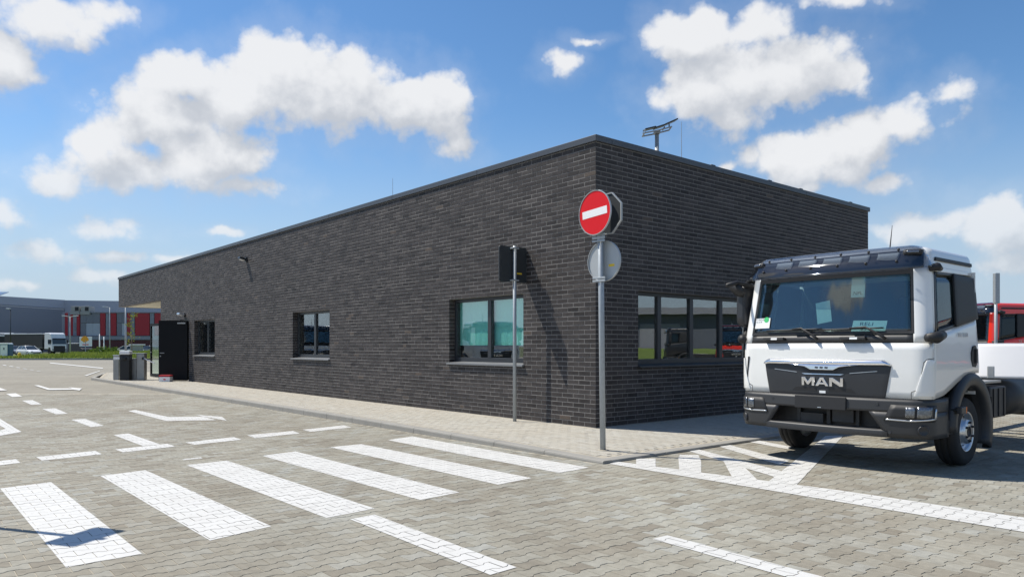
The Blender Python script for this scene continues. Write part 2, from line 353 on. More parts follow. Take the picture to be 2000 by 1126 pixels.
M['chassis'] = mat('chassis_grey', (0.035, 0.036, 0.038), 0.55, 0.2, var=0.2, scale=9)
M['fairing'] = mat('white_fairing', (0.70, 0.70, 0.70), 0.3, coat=0.5, var=0.01)

# ------------------------------------------------------------------ mesh helpers
class MB:
    def __init__(s): s.v = []; s.f = []
    def add(s, vs, fs):
        o = len(s.v); s.v += [tuple(p) for p in vs]; s.f += [tuple(o + i for i in f) for f in fs]; return s
    def box(s, x0, x1, y0, y1, z0, z1):
        return s.add([(x0,y0,z0),(x1,y0,z0),(x1,y1,z0),(x0,y1,z0),(x0,y0,z1),(x1,y0,z1),(x1,y1,z1),(x0,y1,z1)],
                     [(3,2,1,0),(4,5,6,7),(0,1,5,4),(1,2,6,5),(2,3,7,6),(3,0,4,7)])
    def cbox(s, c, d, rz=0.0, ry=0.0, rx=0.0):
        mt = Matrix.Translation(c) @ Matrix.Rotation(rz, 4, 'Z') @ Matrix.Rotation(ry, 4, 'Y') @ Matrix.Rotation(rx, 4, 'X')
        n = MB().box(-d[0]/2, d[0]/2, -d[1]/2, d[1]/2, -d[2]/2, d[2]/2)
        return s.add([mt @ Vector(p) for p in n.v], n.f)
    def prism(s, poly, fn, a, b):
        """polygon (2-D) swept between fn(u,v,a) and fn(u,v,b)"""
        n = len(poly)
        vs = [fn(u, v, a) for u, v in poly] + [fn(u, v, b) for u, v in poly]
        fs = [tuple(range(n))[::-1], tuple(range(n, 2*n))] + [(i, (i+1) % n, n + (i+1) % n, n + i) for i in range(n)]
        return s.add(vs, fs)
    def tube(s, pts, r, n=8, cap=True):
        pts = [Vector(p) for p in pts]; rings = []
        rr = r if isinstance(r, (list, tuple)) else [r] * len(pts)
        for i, p in enumerate(pts):
            d = (pts[min(i+1, len(pts)-1)] - pts[max(i-1, 0)]).normalized()
            up = Vector((0, 0, 1)) if abs(d.z) < 0.95 else Vector((1, 0, 0))
            a = d.cross(up).normalized(); b = a.cross(d).normalized()
            rings.append([p + (a * math.cos(2*math.pi*k/n) + b * math.sin(2*math.pi*k/n)) * rr[i] for k in range(n)])
        vs = [q for g in rings for q in g]; fs = []
        for i in range(len(pts) - 1):
            for k in range(n): fs.append((i*n+k, i*n+(k+1) % n, (i+1)*n+(k+1) % n, (i+1)*n+k))
        if cap: fs += [tuple(range(n))[::-1], tuple((len(pts)-1)*n + k for k in range(n))]
        return s.add(vs, fs)
    def lathe(s, prof, fn, n=32, closed=True):
        """profile of (radius, offset) turned; fn(radius*cos, radius*sin, offset) places it"""
        vs = []; fs = []; m = len(prof)
        for k in range(n):
            a = 2 * math.pi * k / n
            vs += [fn(r * math.cos(a), r * math.sin(a), o) for r, o in prof]
        for k in range(n):
            for j in range(m - 1):
                fs.append((k*m+j, ((k+1) % n)*m+j, ((k+1) % n)*m+j+1, k*m+j+1))
        return s.add(vs, fs)
    def grid(s, rows):
        """rows of points of equal length"""
        m = len(rows[0]); vs = [p for r in rows for p in r]
        return s.add(vs, [(i*m+j, i*m+j+1, (i+1)*m+j+1, (i+1)*m+j) for i in range(len(rows)-1) for j in range(m-1)])
    def build(s, name, m, parent=None, smooth=False, bevel=0.0, solid=0.0, seg=2, **kw):
        me = bpy.data.meshes.new(name); me.from_pydata(s.v, [], s.f); me.update()
        return link_mesh(name, me, m, parent, smooth, bevel, solid, seg, **kw)
def link_mesh(name, me, m, parent=None, smooth=False, bevel=0.0, solid=0.0, seg=2, recalc=True, **kw):
    if recalc:
        bm = bmesh.new(); bm.from_mesh(me); bmesh.ops.recalc_face_normals(bm, faces=bm.faces) if not solid else None; bm.to_mesh(me); bm.free()
    if smooth:
        me.shade_smooth()
    me.materials.append(m)
    o = bpy.data.objects.new(name, me); col.objects.link(o)
    if parent is not None: o.parent = parent
    if solid:
        md = o.modifiers.new('thickness', 'SOLIDIFY'); md.thickness = solid; md.offset = -1
    if bevel:
        md = o.modifiers.new('edge', 'BEVEL'); md.width = bevel; md.segments = seg; md.limit_method = 'ANGLE'; md.angle_limit = R(40)
    for k, v in kw.items(): o[k] = v
    return o
def tag(o, label=None, category=None, group=None, kind=None):
    if label: o['label'] = label
    if category: o['category'] = category
    if group: o['group'] = group
    if kind: o['kind'] = kind
    return o
def empty(name, loc=(0, 0, 0), rz=0.0, parent=None, **t):
    o = bpy.data.objects.new(name, None); col.objects.link(o); o.location = loc; o.rotation_euler = (0, 0, rz)
    o.empty_display_size = 0.2
    if parent is not None: o.parent = parent
    tag(o, **t); return o
def copy_tree(o, parent=None, swap=None):
    c = o.copy(); col.objects.link(c)
    if parent is not None: c.parent = parent
    if swap and c.type in ('MESH', 'FONT') and c.material_slots:
        for sl in c.material_slots:
            if sl.material and sl.material.name in swap:
                mm = swap[sl.material.name]; sl.link = 'OBJECT'; sl.material = mm
    for ch in list(o.children): copy_tree(ch, c, swap)
    return c
def text(body, size, loc, rot, m, parent=None, name='lettering', extrude=0.001, sx=1.0, align='CENTER'):
    cu = bpy.data.curves.new(name, 'FONT'); cu.body = body; cu.size = size; cu.extrude = extrude
    cu.align_x = align; cu.align_y = 'CENTER'; cu.resolution_u = 3
    cu.materials.append(m)
    tmp = bpy.data.objects.new('tmp', cu); col.objects.link(tmp)
    me = bpy.data.meshes.new_from_object(tmp.evaluated_get(bpy.context.evaluated_depsgraph_get())); bpy.data.objects.remove(tmp)
    me.name = name
    o = bpy.data.objects.new(name, me); col.objects.link(o); o.location = loc; o.rotation_euler = rot; o.scale = (sx, 1, 1)
    if parent is not None: o.parent = parent
    return o
PL, PP, AMP = 0.176, 0.1230, 0.0115         # paving stone: length, pitch of the rows, wave of the long sides
# ------------------------------------------------------------------ ground, paved yard and its markings
def far_paver_mat():
    m, nt, b = shade('yard_paving_far'); N, L = nt.nodes, nt.links
    tc = N.new('ShaderNodeTexCoord')
    mp = N.new('ShaderNodeMapping'); mp.inputs['Rotation'].default_value = (0, 0, 0); L.new(tc.outputs['Object'], mp.inputs['Vector'])
    br = N.new('ShaderNodeTexBrick'); br.inputs['Scale'].default_value = 1; br.inputs['Brick Width'].default_value = PL; br.inputs['Row Height'].default_value = PP
    br.inputs['Mortar Size'].default_value = 0.006; br.inputs['Mortar Smooth'].default_value = 0.4
    br.inputs['Color1'].default_value = (0.240, 0.222, 0.182, 1); br.inputs['Color2'].default_value = (0.278, 0.262, 0.220, 1); br.inputs['Mortar'].default_value = (0.20, 0.18, 0.147, 1)
    L.new(mp.outputs[0], br.inputs['Vector'])
    n = N.new('ShaderNodeTexNoise'); n.inputs['Scale'].default_value = 0.3; n.inputs['Detail'].default_value = 7; n.inputs['Roughness'].default_value = 0.65
    L.new(tc.outputs['Object'], n.inputs['Vector'])
    mr = N.new('ShaderNodeMapRange'); mr.inputs['From Min'].default_value = 0.3; mr.inputs['From Max'].default_value = 0.7; mr.inputs['To Min'].default_value = 0.86; mr.inputs['To Max'].default_value = 1.12
    L.new(n.outputs['Fac'], mr.inputs['Value'])
    ml = N.new('ShaderNodeMix'); ml.data_type = 'RGBA'; ml.blend_type = 'MULTIPLY'; ml.inputs['Factor'].default_value = 1
    L.new(br.outputs['Color'], ml.inputs['A']); L.new(mr.outputs[0], ml.inputs['B']); L.new(ml.outputs['Result'], b.inputs['Base Color'])
    bp = N.new('ShaderNodeBump'); bp.inputs['Strength'].default_value = 0.3; bp.inputs['Distance'].default_value = 0.004; bp.invert = True
    L.new(br.outputs['Fac'], bp.inputs['Height']); L.new(bp.outputs[0], b.inputs['Normal'])
    b.inputs['Roughness'].default_value = 0.9; b.inputs['Specular IOR Level'].default_value = 0.25
    return m
g = MB(); g.add([(-2500,-2500,-0.06),(2500,-2500,-0.06),(2500,2500,-0.06),(-2500,2500,-0.06)], [(0,1,2,3)])
M['earth'] = mat('dry_earth_and_grass', (0.10, 0.12, 0.05), 0.95, var=0.35, scale=0.05)
tag(g.build('ground', M['earth']), kind='structure')

road = MB()
road.add([(*site(x, y), -0.012) for x, y in ((-85,-45),(70,-45),(70,45),(40,74.5),(-85,74.5))], [(0,1,2,3,4)])
road = tag(road.build('road', far_paver_mat(), recalc=False), kind='structure')
road.location = (CX, CY, 0); road.rotation_euler = (0, 0, TH)

def in_walk(x, y, m=0.0):                     # inside the raised pavement or the building
    return x > -2.06 - m and y > -2.06 - m and x < 13 and y < 31.8
# the interlocking stones: wavy long sides along x, straight ends along y
def paver_outline(gap):
    h = PP / 2; xs = [PL/2 - gap, 0.058, 0.032, -0.032, -0.058, -PL/2 + gap]
    up = [h + AMP, h + AMP, h - AMP, h - AMP, h + AMP, h + AMP]
    top = [(x, u - gap) for x, u in zip(xs, up)]
    return top + [(-x, -u) for x, u in top]
OUT_TOP = paver_outline(0.0040); OUT_LOW = paver_outline(0.0018)
NV = len(OUT_TOP)
PV_T = np.array([(x, y, 0.0) for x, y in OUT_TOP] + [(x, y, -0.0056) for x, y in OUT_LOW])
PV_F = [tuple(range(NV))] + [(i + NV, (i+1) % NV + NV, (i+1) % NV, i) for i in range(NV)]
cells = []
YMAX = 21.0
for j in range(-160, 240):
    for i in range(-125, 125):
        x = i * PL + (j % 2) * PL / 2; y = j * PP
        if in_walk(x, y, 0.03): continue
        X, Y = unsite(x, y)
        if Y < 3.0 or Y > YMAX or abs(X) > 0.70 * Y + 1.6: continue
        cells.append((x, y, X, Y))
prn = np.random.RandomState(3)
NP = len(cells)
pz = prn.uniform(-0.0008, 0.0008, NP); ptone = np.clip(prn.normal(0.5, 0.24, NP), 0, 1)
def seen_size(X, Y, z=0.0):
    if Y < 1: return 0
    px, py = proj(X, Y, z)
    if px < -5 or px > 2005 or py > 1130 or py < 0: return 0
    return 1e4 / (Y * Y * Y)
order = sorted(range(NP), key=lambda k: -seen_size(cells[k][2], cells[k][3]))
own = set(order[:300])
def piece_mesh(name, verts, faces, m):
    me = bpy.data.meshes.new(name); me.from_pydata([tuple(p) for p in verts], [], faces); me.update(); me.materials.append(m); return me
pm = piece_mesh('paver', PV_T, PV_F, M['paver']['OBJECT'])
for k in order[:300]:
    x, y, X, Y = cells[k]
    o = bpy.data.objects.new('paver', pm); col.objects.link(o); o.parent = road; o.location = (x, y, pz[k]); o['tone'] = float(ptone[k])
    o.rotation_euler = (rnd.uniform(-.004, .004), rnd.uniform(-.004, .004), 0)
def stuff_pieces(name, T, F, locs, tones, m, parent, slope=None):
    n = len(locs); nv = len(T)
    V = np.asarray(locs)[:, None, :] + T[None]
    if slope is not None: V[:, :, 2] += slope[:, 0:1]*T[None, :, 0] + slope[:, 1:2]*T[None, :, 1]
    V = V.reshape(-1, 3)
    fl = np.array([i for f in F for i in f]); fs = np.array([len(f) for f in F])
    loops = (np.arange(n)[:, None] * nv + fl[None]).reshape(-1)
    tot = np.tile(fs, n); start = np.concatenate([[0], np.cumsum(tot)[:-1]])
    me = bpy.data.meshes.new(name)
    me.vertices.add(len(V)); me.vertices.foreach_set('co', V.astype(np.float32).ravel())
    me.loops.add(len(loops)); me.loops.foreach_set('vertex_index', loops.astype(np.int32))
    me.polygons.add(len(tot)); me.polygons.foreach_set('loop_start', start.astype(np.int32))
    me.update(calc_edges=True); me.validate()
    me.shade_flat()
    at = me.attributes.new('tone', 'FLOAT', 'FACE'); at.data.foreach_set('value', np.repeat(np.asarray(tones, dtype=np.float32), len(F)))
    me.materials.append(m)
    o = bpy.data.objects.new(name, me); col.objects.link(o); o.parent = parent; o['kind'] = 'stuff'
    return o
rest = [k for k in range(NP) if k not in own]
stuff_pieces('pavers', PV_T, PV_F, [(cells[k][0], cells[k][1], pz[k]) for k in rest], [ptone[k] for k in rest], M['paver']['GEOMETRY'], road)
# the bed of sand the stones lie in, seen in their joints
b_ = MB()
hull = [unp for unp in ((-9.5*1.0, 2.2),)]
bed = [site(X, Y) for X, Y in ((-4.0, 2.9), (4.0, 2.9), (0.72*YMAX+2.5, YMAX+0.3), (-0.72*YMAX-2.5, YMAX+0.3))]
b_.add([(x, y, -0.0040) for x, y in bed], [(0,1,2,3)]).build('joint_sand', M['sand'], road, recalc=False)

# road markings: paint lies on the stones only, so every joint runs on through it
def clip(subject, convex):
    area = sum(convex[i][0]*convex[(i+1) % len(convex)][1] - convex[(i+1) % len(convex)][0]*convex[i][1] for i in range(len(convex)))
    cv = convex if area > 0 else convex[::-1]
    out = subject
    for i in range(len(cv)):
        a, b = cv[i], cv[(i+1) % len(cv)]
        inp, out = out, []
        if not inp: return []
        def side(p): return (b[0]-a[0])*(p[1]-a[1]) - (b[1]-a[1])*(p[0]-a[0])
        for q in range(len(inp)):
            p, r = inp[q-1], inp[q]; sp, sr = side(p), side(r)
            if (sp < 0) != (sr < 0):
                t = sp / (sp - sr); out.append((p[0]+(r[0]-p[0])*t, p[1]+(r[1]-p[1])*t))
            if sr >= 0: out.append(r)
    return out
cx_ = np.array([c[0] for c in cells]); cy_ = np.array([c[1] for c in cells])
mark_i = [0]
def marking(name, polys, label=None):
    mb = MB()
    for poly in polys:
        mark_i[0] += 1; lift = 0.0020 + 0.00006 * mark_i[0]
        pts = [GS(px, py) for px, py in poly]
        xs = [p[0] for p in pts]; ys = [p[1] for p in pts]
        far = max(G(px, py)[1] for px, py in poly) > YMAX - 1
        if far:
            mb.add([(x, y, 0.004 + lift) for x, y in pts], [tuple(range(len(pts)))]); continue
        mb.add([(x, y, -0.0026 + 0.00002*mark_i[0]) for x, y in pts], [tuple(range(len(pts)))])      # what ran down into the joints
        idx = np.nonzero((cx_ > min(xs)-.12) & (cx_ < max(xs)+.12) & (cy_ > min(ys)-.1) & (cy_ < max(ys)+.1))[0]
        for k in idx:
            q = clip([(cx_[k]+u, cy_[k]+v) for u, v in PAINT_OUT], pts)
            if len(q) >= 3: mb.add([(u, v, pz[k] + lift) for u, v in q], [tuple(range(len(q)))])
    o = mb.build(name, M['paint'], road, recalc=False)
    bm = bmesh.new(); bm.from_mesh(o.data)
    for f in bm.faces:
        f.normal_update()
        if f.normal.z < 0: f.normal_flip()
    bm.to_mesh(o.data); bm.free()
    if label: o['label'] = label
    return o
PAINT_OUT = paver_outline(0.0024)
ZEBRA = [[(0,953),(100,940.8),(277.5,1080.5),(128.8,1107.5)], [(196,928.8),(283.8,917.5),(530,1027),(410,1055)],
 [(364,907.6),(443,898.8),(732.5,992.5),(637.5,1010.8)], [(512.5,889.6),(577,881),(897.5,960.8),(820,976)],
 [(644.5,873),(705,866.5),(1038.8,933),(972.5,945.8)], [(757,859),(805,851.5),(1150,912.5),(1092.5,923)]]
for q in ZEBRA: marking('zebra_stripe', [q])
def z6(l): return [(100 + x/3.3333, 700 + y/3.3333) for x, y in l]
def z5(l): return [(x/4.895, 690 + y/4.895) for x, y in l]
def z4(l): return [(1150 + x/4.0, 800 + y/4.0) for x, y in l]
for q in ([(361,863.5),(457,853),(472,858),(379,868)], [(482.5,849.4),(572.5,841),(586,846),(497.5,854.8)],
          [(590.5,838.6),(671.5,830),(686.5,834),(607,842.5)], [(70.5,892),(186,880),(199,886.5),(81.7,898.8)],
          [(-40,905),(30.6,896),(40,903),(-30,912)]):
    marking('stop_line_dash', [q])
marking('line_junction', [[(224.7,877),(326.9,866),(343,871.4),(240,882.6)], [(221.7,849),(251.3,845.9),(312.6,867.3),(278.9,870.4)]], 'white T where the lane line meets the stop line')
marking('faded_dash', [z6([(853,654),(975,641),(985,648),(862,660)])], 'short thin leftover dash behind the zebra stripes')
for q in ([(139,819),(166.5,817.7),(203,831),(177.7,833.4)], [(82.7,798.3),(108,796.6),(131.8,806.9),(110,808.5)],
          [(43.3,782),(63.3,780.7),(81.7,789),(61.3,790)], [(11.8,768.9),(30.6,767.6),(43.5,774),(24,775)], [(-20,756),(0,757),(13.9,762),(-5,763)]):
    marking('lane_dash', [q])
marking('direction_arrow', [z6([(500,340),(548,333),(765,380),(750,405)]), z6([(750,405),(765,380),(985,376),(1075,400)]), z6([(905,362),(1112,378),(1150,410),(1075,400),(985,376)])], 'nearer bent arrow, pointing right, between the dashed line and the kerb')
marking('direction_arrow', [z5([(325,305),(370,303),(475,334),(462,349)]), z5([(462,349),(475,334),(690,333),(700,346)]), z5([(650,322),(785,334),(760,354),(700,346),(690,333)])], 'farther bent arrow, pointing right, near the barrier')
marking('direction_arrow', [z5([(-60,588),(205,748),(55,720),(-60,655)]), z5([(-60,752),(55,720),(205,748),(-60,798)])], 'arrow head cut by the left edge of the yard view')
marking('edge_line', [[(683.8,1013.8),(731,1004.5),(1009,1107.5),(957.5,1122.5)]], 'broad white dash in front of the zebra crossing')
marking('edge_line', [[(1273.8,1052),(1303.8,1045),(1660,1140),(1605,1146)]], 'narrow white dash nearest the camera on the right')
marking('edge_line', [[(1190,905.5),(1204,900.8),(1640,957.3),(1640,979.8)], [(1640,957.3),(2000,1010.5),(2000,1038.8),(1640,979.8)], [(2000,1010.5),(2260,1048),(2260,1086),(2000,1038.8)]], 'long continuous white line running from the kerb corner past the truck')
marking('hatching', [z4([(370,380),(522,382),(522,445),(370,425)]), z4([(712,352),(855,352),(878,400),(878,505),(708,478),(700,375)]),
  z4([(762,316),(840,305),(1505,478),(1452,524)]), z4([(1045,388),(1190,420),(1350,580),(1130,545)]), z4([(990,278),(1090,272),(1565,398),(1495,432)]),
  z4([(1250,250),(1330,240),(1600,292),(1555,308)]), z4([(1415,208),(1500,204),(1700,222),(1690,240)]),
  z4([(1380,580),(1605,605),(1990,200),(1850,204)])], 'white hatched no parking area between kerb and truck')
marking('far_line', [[(96,707.4),(99,709.2),(201,719.6),(201,718.0)]], 'thin white line across the far carriageway')
marking('far_line', [z5([(805,212),(830,213),(960,167),(950,165)])], 'thin white line along the far kerb end')
for k in range(6):
    a = k / 6; marking('far_dash', [z5([(20+a*390,108+a*68),(52+a*390,110+a*70),(68+a*390,118+a*66),(32+a*390,114+a*66)])])

# ------------------------------------------------------------------ kerb and raised pavement
def drop_a(y): return float(np.interp(y, [-2.06, 0, 4], [0.065, 0.032, 0.0]))
def walk_z(x, y):
    ux = min(1, max(0, -x / 2.06)); uy = min(1, max(0, -y / 2.06))
    if y > 23: return 0.10
    return 0.10 - max(drop_a(y) * ux, 0.065 * uy)
kerb = empty('kerb', (CX, CY, 0), TH, kind='structure')
def kerb_stone(x0, y0, x1, y1, inx, iny):
    """one metre stone from a to b; (inx, iny) points to the pavement side"""
    w = 0.15; r = 0.018
    dx, dy = x1 - x0, y1 - y0; L_ = math.hypot(dx, dy); dx /= L_; dy /= L_; g_ = 0.004
    pts = []
    for (x, y, s) in ((x0, y0, g_), (x1, y1, -g_)):
        h = walk_z(x + 0.001*inx, y + 0.001*iny); x += dx*s; y += dy*s
        prof = [(0, -0.05), (0, h - r*1.2), (r*0.35, h - r*0.3), (r, h), (w, h + 0.001), (w, -0.05)]
        pts.append([(x + inx*u, y + iny*u, z) for u, z in prof])
    n = 6; mb = MB()
    mb.add(pts[0] + pts[1], [(i, i+1, n+i+1, n+i) for i in range(n-1)] + [tuple(range(n)), tuple(range(n, 2*n))[::-1]])
    mb.build('kerb_stone', M['kerb'], kerb)
y = -2.06
while y < 25.2:
    kerb_stone(-2.06, y, -2.06, y + 1.0, 1, 0); y += 1.0
kx, ky = -2.06, y
for k in range(6):
    t = k / 6; ex, ey = -2.06 + 1.6*(k+1)/6, y + (31.8 - y)*(k+1)/6
    d = math.hypot(ex-kx, ey-ky); kerb_stone(kx, ky, ex, ey, (ey-ky)/d, -(ex-kx)/d); kx, ky = ex, ey
x = -2.06 + 0.152
while x < 12:
    kerb_stone(x, -2.06, x + 1.0, -2.06, 0, 1); x += 1.0

walk = MB()
def strip(x0, x1, y0, y1, nx, ny, lower=0.0055):
    walk.grid([[(x0+(x1-x0)*i/nx, y0+(y1-y0)*j/ny, walk_z(x0+(x1-x0)*i/nx, y0+(y1-y0)*j/ny) - lower) for i in range(nx+1)] for j in range(ny+1)])
strip(-1.92, 0.05, -1.92, 23.0, 12, 60); strip(0.05, 12, -1.92, 0.05, 30, 8)
walk.add([(x_, y_, 0.094) for x_, y_ in ((-1.92, 23), (9.2, 23), (9.2, 31.7), (-0.4, 31.7), (-1.9, 25.2))], [(0,1,2,3,4)])
walk = tag(walk.build('pavement', M['sand'], recalc=False), kind='structure')
walk.location = (CX, CY, 0); walk.rotation_euler = (0, 0, TH)
# small rectangular stones, long side along the wall
sx_, sy_, gp = 0.088, 0.176, 0.0025
WT = np.array([(-sx_/2+gp, -sy_/2+gp, 0), (sx_/2-gp, -sy_/2+gp, 0), (sx_/2-gp, sy_/2-gp, 0), (-sx_/2+gp, sy_/2-gp, 0)] +
              [(-sx_/2+.001, -sy_/2+.001, -0.006), (sx_/2-.001, -sy_/2+.001, -0.006), (sx_/2-.001, sy_/2-.001, -0.006), (-sx_/2+.001, sy_/2-.001, -0.006)])
WF = [(0,1,2,3)] + [(i+4, (i+1) % 4+4, (i+1) % 4, i) for i in range(4)]
wc = []
for i in range(-22, 136):
    for j in range(-12, 182):
        x = i*sx_ + 0.04; y = j*sy_ + (i % 2)*sy_/2
        if x < -1.90+.05 or y < -1.90+.10 : continue
        if (x > -0.06 and y > -0.11 and y < 23.9): continue
        if x > 11.9 or y > 31.5: continue
        if y > 25.0 and x < -1.9 + 1.6*(y-25.0)/6.6 + 0.08: continue
        X, Y = unsite(x, y)
        if Y < 1 or abs(X) > 0.72*Y + 1: continue
        wc.append((x, y, X, Y, walk_z(x, y)))
def walk_seen(c):
    px, py = proj(c[2], c[3], c[4])
    if px > 1440 and py < 855: return 0
    return seen_size(c[2], c[3], c[4])
wt = np.clip(prn.normal(0.5, 0.25, len(wc)), 0, 1); wj = prn.uniform(-0.001, 0.001, len(wc))
wo = sorted(range(len(wc)), key=lambda k: -walk_seen(wc[k])); wown = set(wo[:300])
def wslope(c): return ((walk_z(c[0]+.03, c[1]) - walk_z(c[0]-.03, c[1]))/.06, (walk_z(c[0], c[1]+.03) - walk_z(c[0], c[1]-.03))/.06)
wm = piece_mesh('paver', WT, WF, M['walk']['OBJECT'])
for k in wo[:300]:
    o = bpy.data.objects.new('paver', wm); col.objects.link(o); o.parent = walk; o.location = (wc[k][0], wc[k][1], wc[k][4] + wj[k]); o['tone'] = float(wt[k]); sx2, sy2 = wslope(wc[k]); o.rotation_euler = (math.atan(sy2), -math.atan(sx2), 0)
wr = [k for k in range(len(wc)) if k not in wown]
stuff_pieces('pavers', WT, WF, [(wc[k][0], wc[k][1], wc[k][4] + wj[k]) for k in wr], [wt[k] for k in wr], M['walk']['GEOMETRY'], walk, np.array([wslope(wc[k]) for k in wr]))
# ------------------------------------------------------------------ the brick building
LA, LB, HT = 30.8, 9.25, 4.59
CAN_Y, SOF = 23.76, 3.196
CO, Z0 = 0.072, 0.1                       # course height, foot of the wall
WZ0, WZ1 = Z0 + 13*CO, Z0 + 30*CO
bld = empty('brick_building', (CX, CY, 0), TH)
tag(bld, 'long flat roofed building of dark clinker brick with anthracite windows', 'building')
WIN_A = [(1.70, 3.89), (8.98, 11.15), (17.36, 19.52)]
WIN_B = [(1.0, 6.1)]
DOOR = (20.15, 21.25, Z0, Z0 + 31*CO)
OPEN_A = [(a, b, WZ0, WZ1) for a, b in WIN_A] + [DOOR, (CAN_Y, LA + 1, 0, SOF)]
OPEN_B = [(a, b, WZ0, WZ1) for a, b in WIN_B]
def wall_with_holes(name, length, top, holes, fn, m, d0, d1):
    us = sorted({0.006, length} | {min(length, max(0, v)) for h in holes for v in h[:2]}); zs = sorted({0.0, top} | {max(0, v) for h in holes for v in h[2:]})
    mb = MB()
    for i in range(len(us)-1):
        for j in range(len(zs)-1):
            u = (us[i]+us[i+1])/2; z = (zs[j]+zs[j+1])/2
            if any(h[0] < u < h[1] and h[2] < z < h[3] for h in holes): continue
            p = MB().box(us[i], us[i+1], d0, d1, zs[j], zs[j+1]); mb.add([fn(*q) for q in p.v], p.f)
    return mb.build(name, m, bld, recalc=False)
fA = lambda u, d, z: (d, u, z)
fB = lambda u, d, z: (u, d, z)
wall_with_holes('wall', LA, HT - 0.09, OPEN_A, fA, M['mortar'], 0.0026, 0.28)
wb = wall_with_holes('wall', LB, HT - 0.09, OPEN_B, fB, M['mortar'], 0.0030, 0.28)
mb = MB()                                  # the two sides that face away
mb.box(LB-0.28, LB, 0.28, CAN_Y, 0, HT-0.09); mb.box(0.28, LB-0.28, CAN_Y-0.28, CAN_Y, 0, HT-0.09); mb.box(0.28, LB, LA-0.28, LA, SOF, HT-0.09); mb.box(LB-0.28, LB, CAN_Y, LA-0.28, SOF, HT-0.09)
M['brickplain'] = mat('clinker_plain', (0.06, 0.055, 0.055), 0.7, var=0.3, scale=9)
mb.build('wall', M['brickplain'], bld)
MB().box(0.28, LB-0.28, 0.28, LA-0.28, 4.18, 4.30).build('roof', M['roof'], bld)
MB().box(0.006, LB-0.3, CAN_Y+0.002, LA-0.002, SOF+0.004, SOF+0.05).build('soffit', M['soffit'], bld)
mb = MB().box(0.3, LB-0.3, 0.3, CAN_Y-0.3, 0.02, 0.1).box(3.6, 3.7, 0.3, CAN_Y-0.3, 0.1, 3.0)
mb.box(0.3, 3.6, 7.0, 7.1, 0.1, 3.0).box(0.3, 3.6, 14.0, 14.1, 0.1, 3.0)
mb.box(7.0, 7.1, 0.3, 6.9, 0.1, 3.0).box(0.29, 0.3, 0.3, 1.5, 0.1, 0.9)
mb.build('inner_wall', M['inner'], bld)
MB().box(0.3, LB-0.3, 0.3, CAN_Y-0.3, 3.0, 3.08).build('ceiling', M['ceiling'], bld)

# bricks, each with its own length, tone and slight set
bv = []; 
def lay(length, top, holes, fn, side, rs):
    rows = int(round((top - Z0) / CO)); prev = []
    for k in range(rows):
        z0 = Z0 + k*CO + 0.005; z1 = z0 + CO - 0.010; zc = (z0+z1)/2
        blk = sorted((h[0], h[1]) for h in holes if h[2] < zc < h[3])
        segs = []; a = 0.0
        for h0, h1 in blk:
            if h0 > a: segs.append((a, min(h0, length)))
            a = max(a, h1)
        if a < length: segs.append((a, length))
        joints = []
        for s0, s1 in segs:
            u = s0; first = True
            while u < s1 - 1e-4:
                if first and s0 == 0: l = 0.240 if (k + side) % 2 == 0 else 0.115
                elif first: l = 0.240 if k % 2 == 0 else 0.115
                else:
                    l = 0.240 if rs.random() < 0.80 else 0.115
                    if any(abs(u + l + 0.005 - q) < 0.035 for q in prev):
                        l2 = 0.115 if l > 0.2 else 0.240
                        l = l2 if not any(abs(u + l2 + 0.005 - q) < 0.03 for q in prev) else 0.178
                e = u + l
                if s1 - e < 0.07: e = s1
                bv.append((side, u, e, z0, z1, rs.uniform(-0.0022, 0.0012)))
                joints.append(e + 0.005); u = e + 0.009; first = False
        prev = joints
brs = random.Random(5)
lay(LA, HT - 0.066, OPEN_A, fA, 0, brs); lay(LB, HT - 0.066, OPEN_B, fB, 1, brs)
def brick_verts(l, h):                     # front face at depth 0, chamfered edges running back
    c = 0.0022
    return [(c, 0, c), (l-c, 0, c), (l-c, 0, h-c), (c, 0, h-c), (0, 0.003, 0), (l, 0.003, 0), (l, 0.003, h), (0, 0.003, h), (0, 0.012, 0), (l, 0.012, 0), (l, 0.012, h), (0, 0.012, h)]
BF = [(0,1,2,3)] + [(i+4, (i+1) % 4+4, (i+1) % 4, i) for i in range(4)] + [(i+8, (i+1) % 4+8, (i+1) % 4+4, i+4) for i in range(4)]
def brick_seen(b):
    side, u0, u1, z0, z1, d = b
    x, y = (0, (u0+u1)/2) if side == 0 else ((u0+u1)/2, 0)
    X, Y = unsite(x, y); px, py = proj(X, Y, (z0+z1)/2)
    if px > 1450 and py > 470: return 0
    cosv = abs((X*0.764 + Y*0.645) if side == 0 else (X*-0.645 + Y*0.764)) / math.hypot(X, Y)
    return (u1-u0) * cosv / (Y*Y)
tones = [min(1, max(0, brs.gauss(0.50, 0.19))) for _ in bv]
bo = sorted(range(len(bv)), key=lambda i: -brick_seen(bv[i])); bown = set(bo[:300])
bmesh_cache = {}
for i in bo[:300]:
    side, u0, u1, z0, z1, d = bv[i]; l = round(u1-u0, 4); key = (l, side)
    if key not in bmesh_cache:
        fn = fA if side == 0 else fB
        bmesh_cache[key] = piece_mesh('brick', [fn(*p) for p in brick_verts(l, z1-z0)], BF, M['brick']['OBJECT'])
    o = bpy.data.objects.new('brick', bmesh_cache[key]); col.objects.link(o); o.parent = bld; o['tone'] = float(tones[i])
    o.location = fA(u0, d, z0) if side == 0 else fB(u0, d, z0)
V = []; T = []
for i in range(len(bv)):
    if i in bown: continue
    side, u0, u1, z0, z1, d = bv[i]; fn = fA if side == 0 else fB
    V += [fn(u0+p[0], d+p[1], z0+p[2]) for p in brick_verts(u1-u0, z1-z0)]; T.append(tones[i])
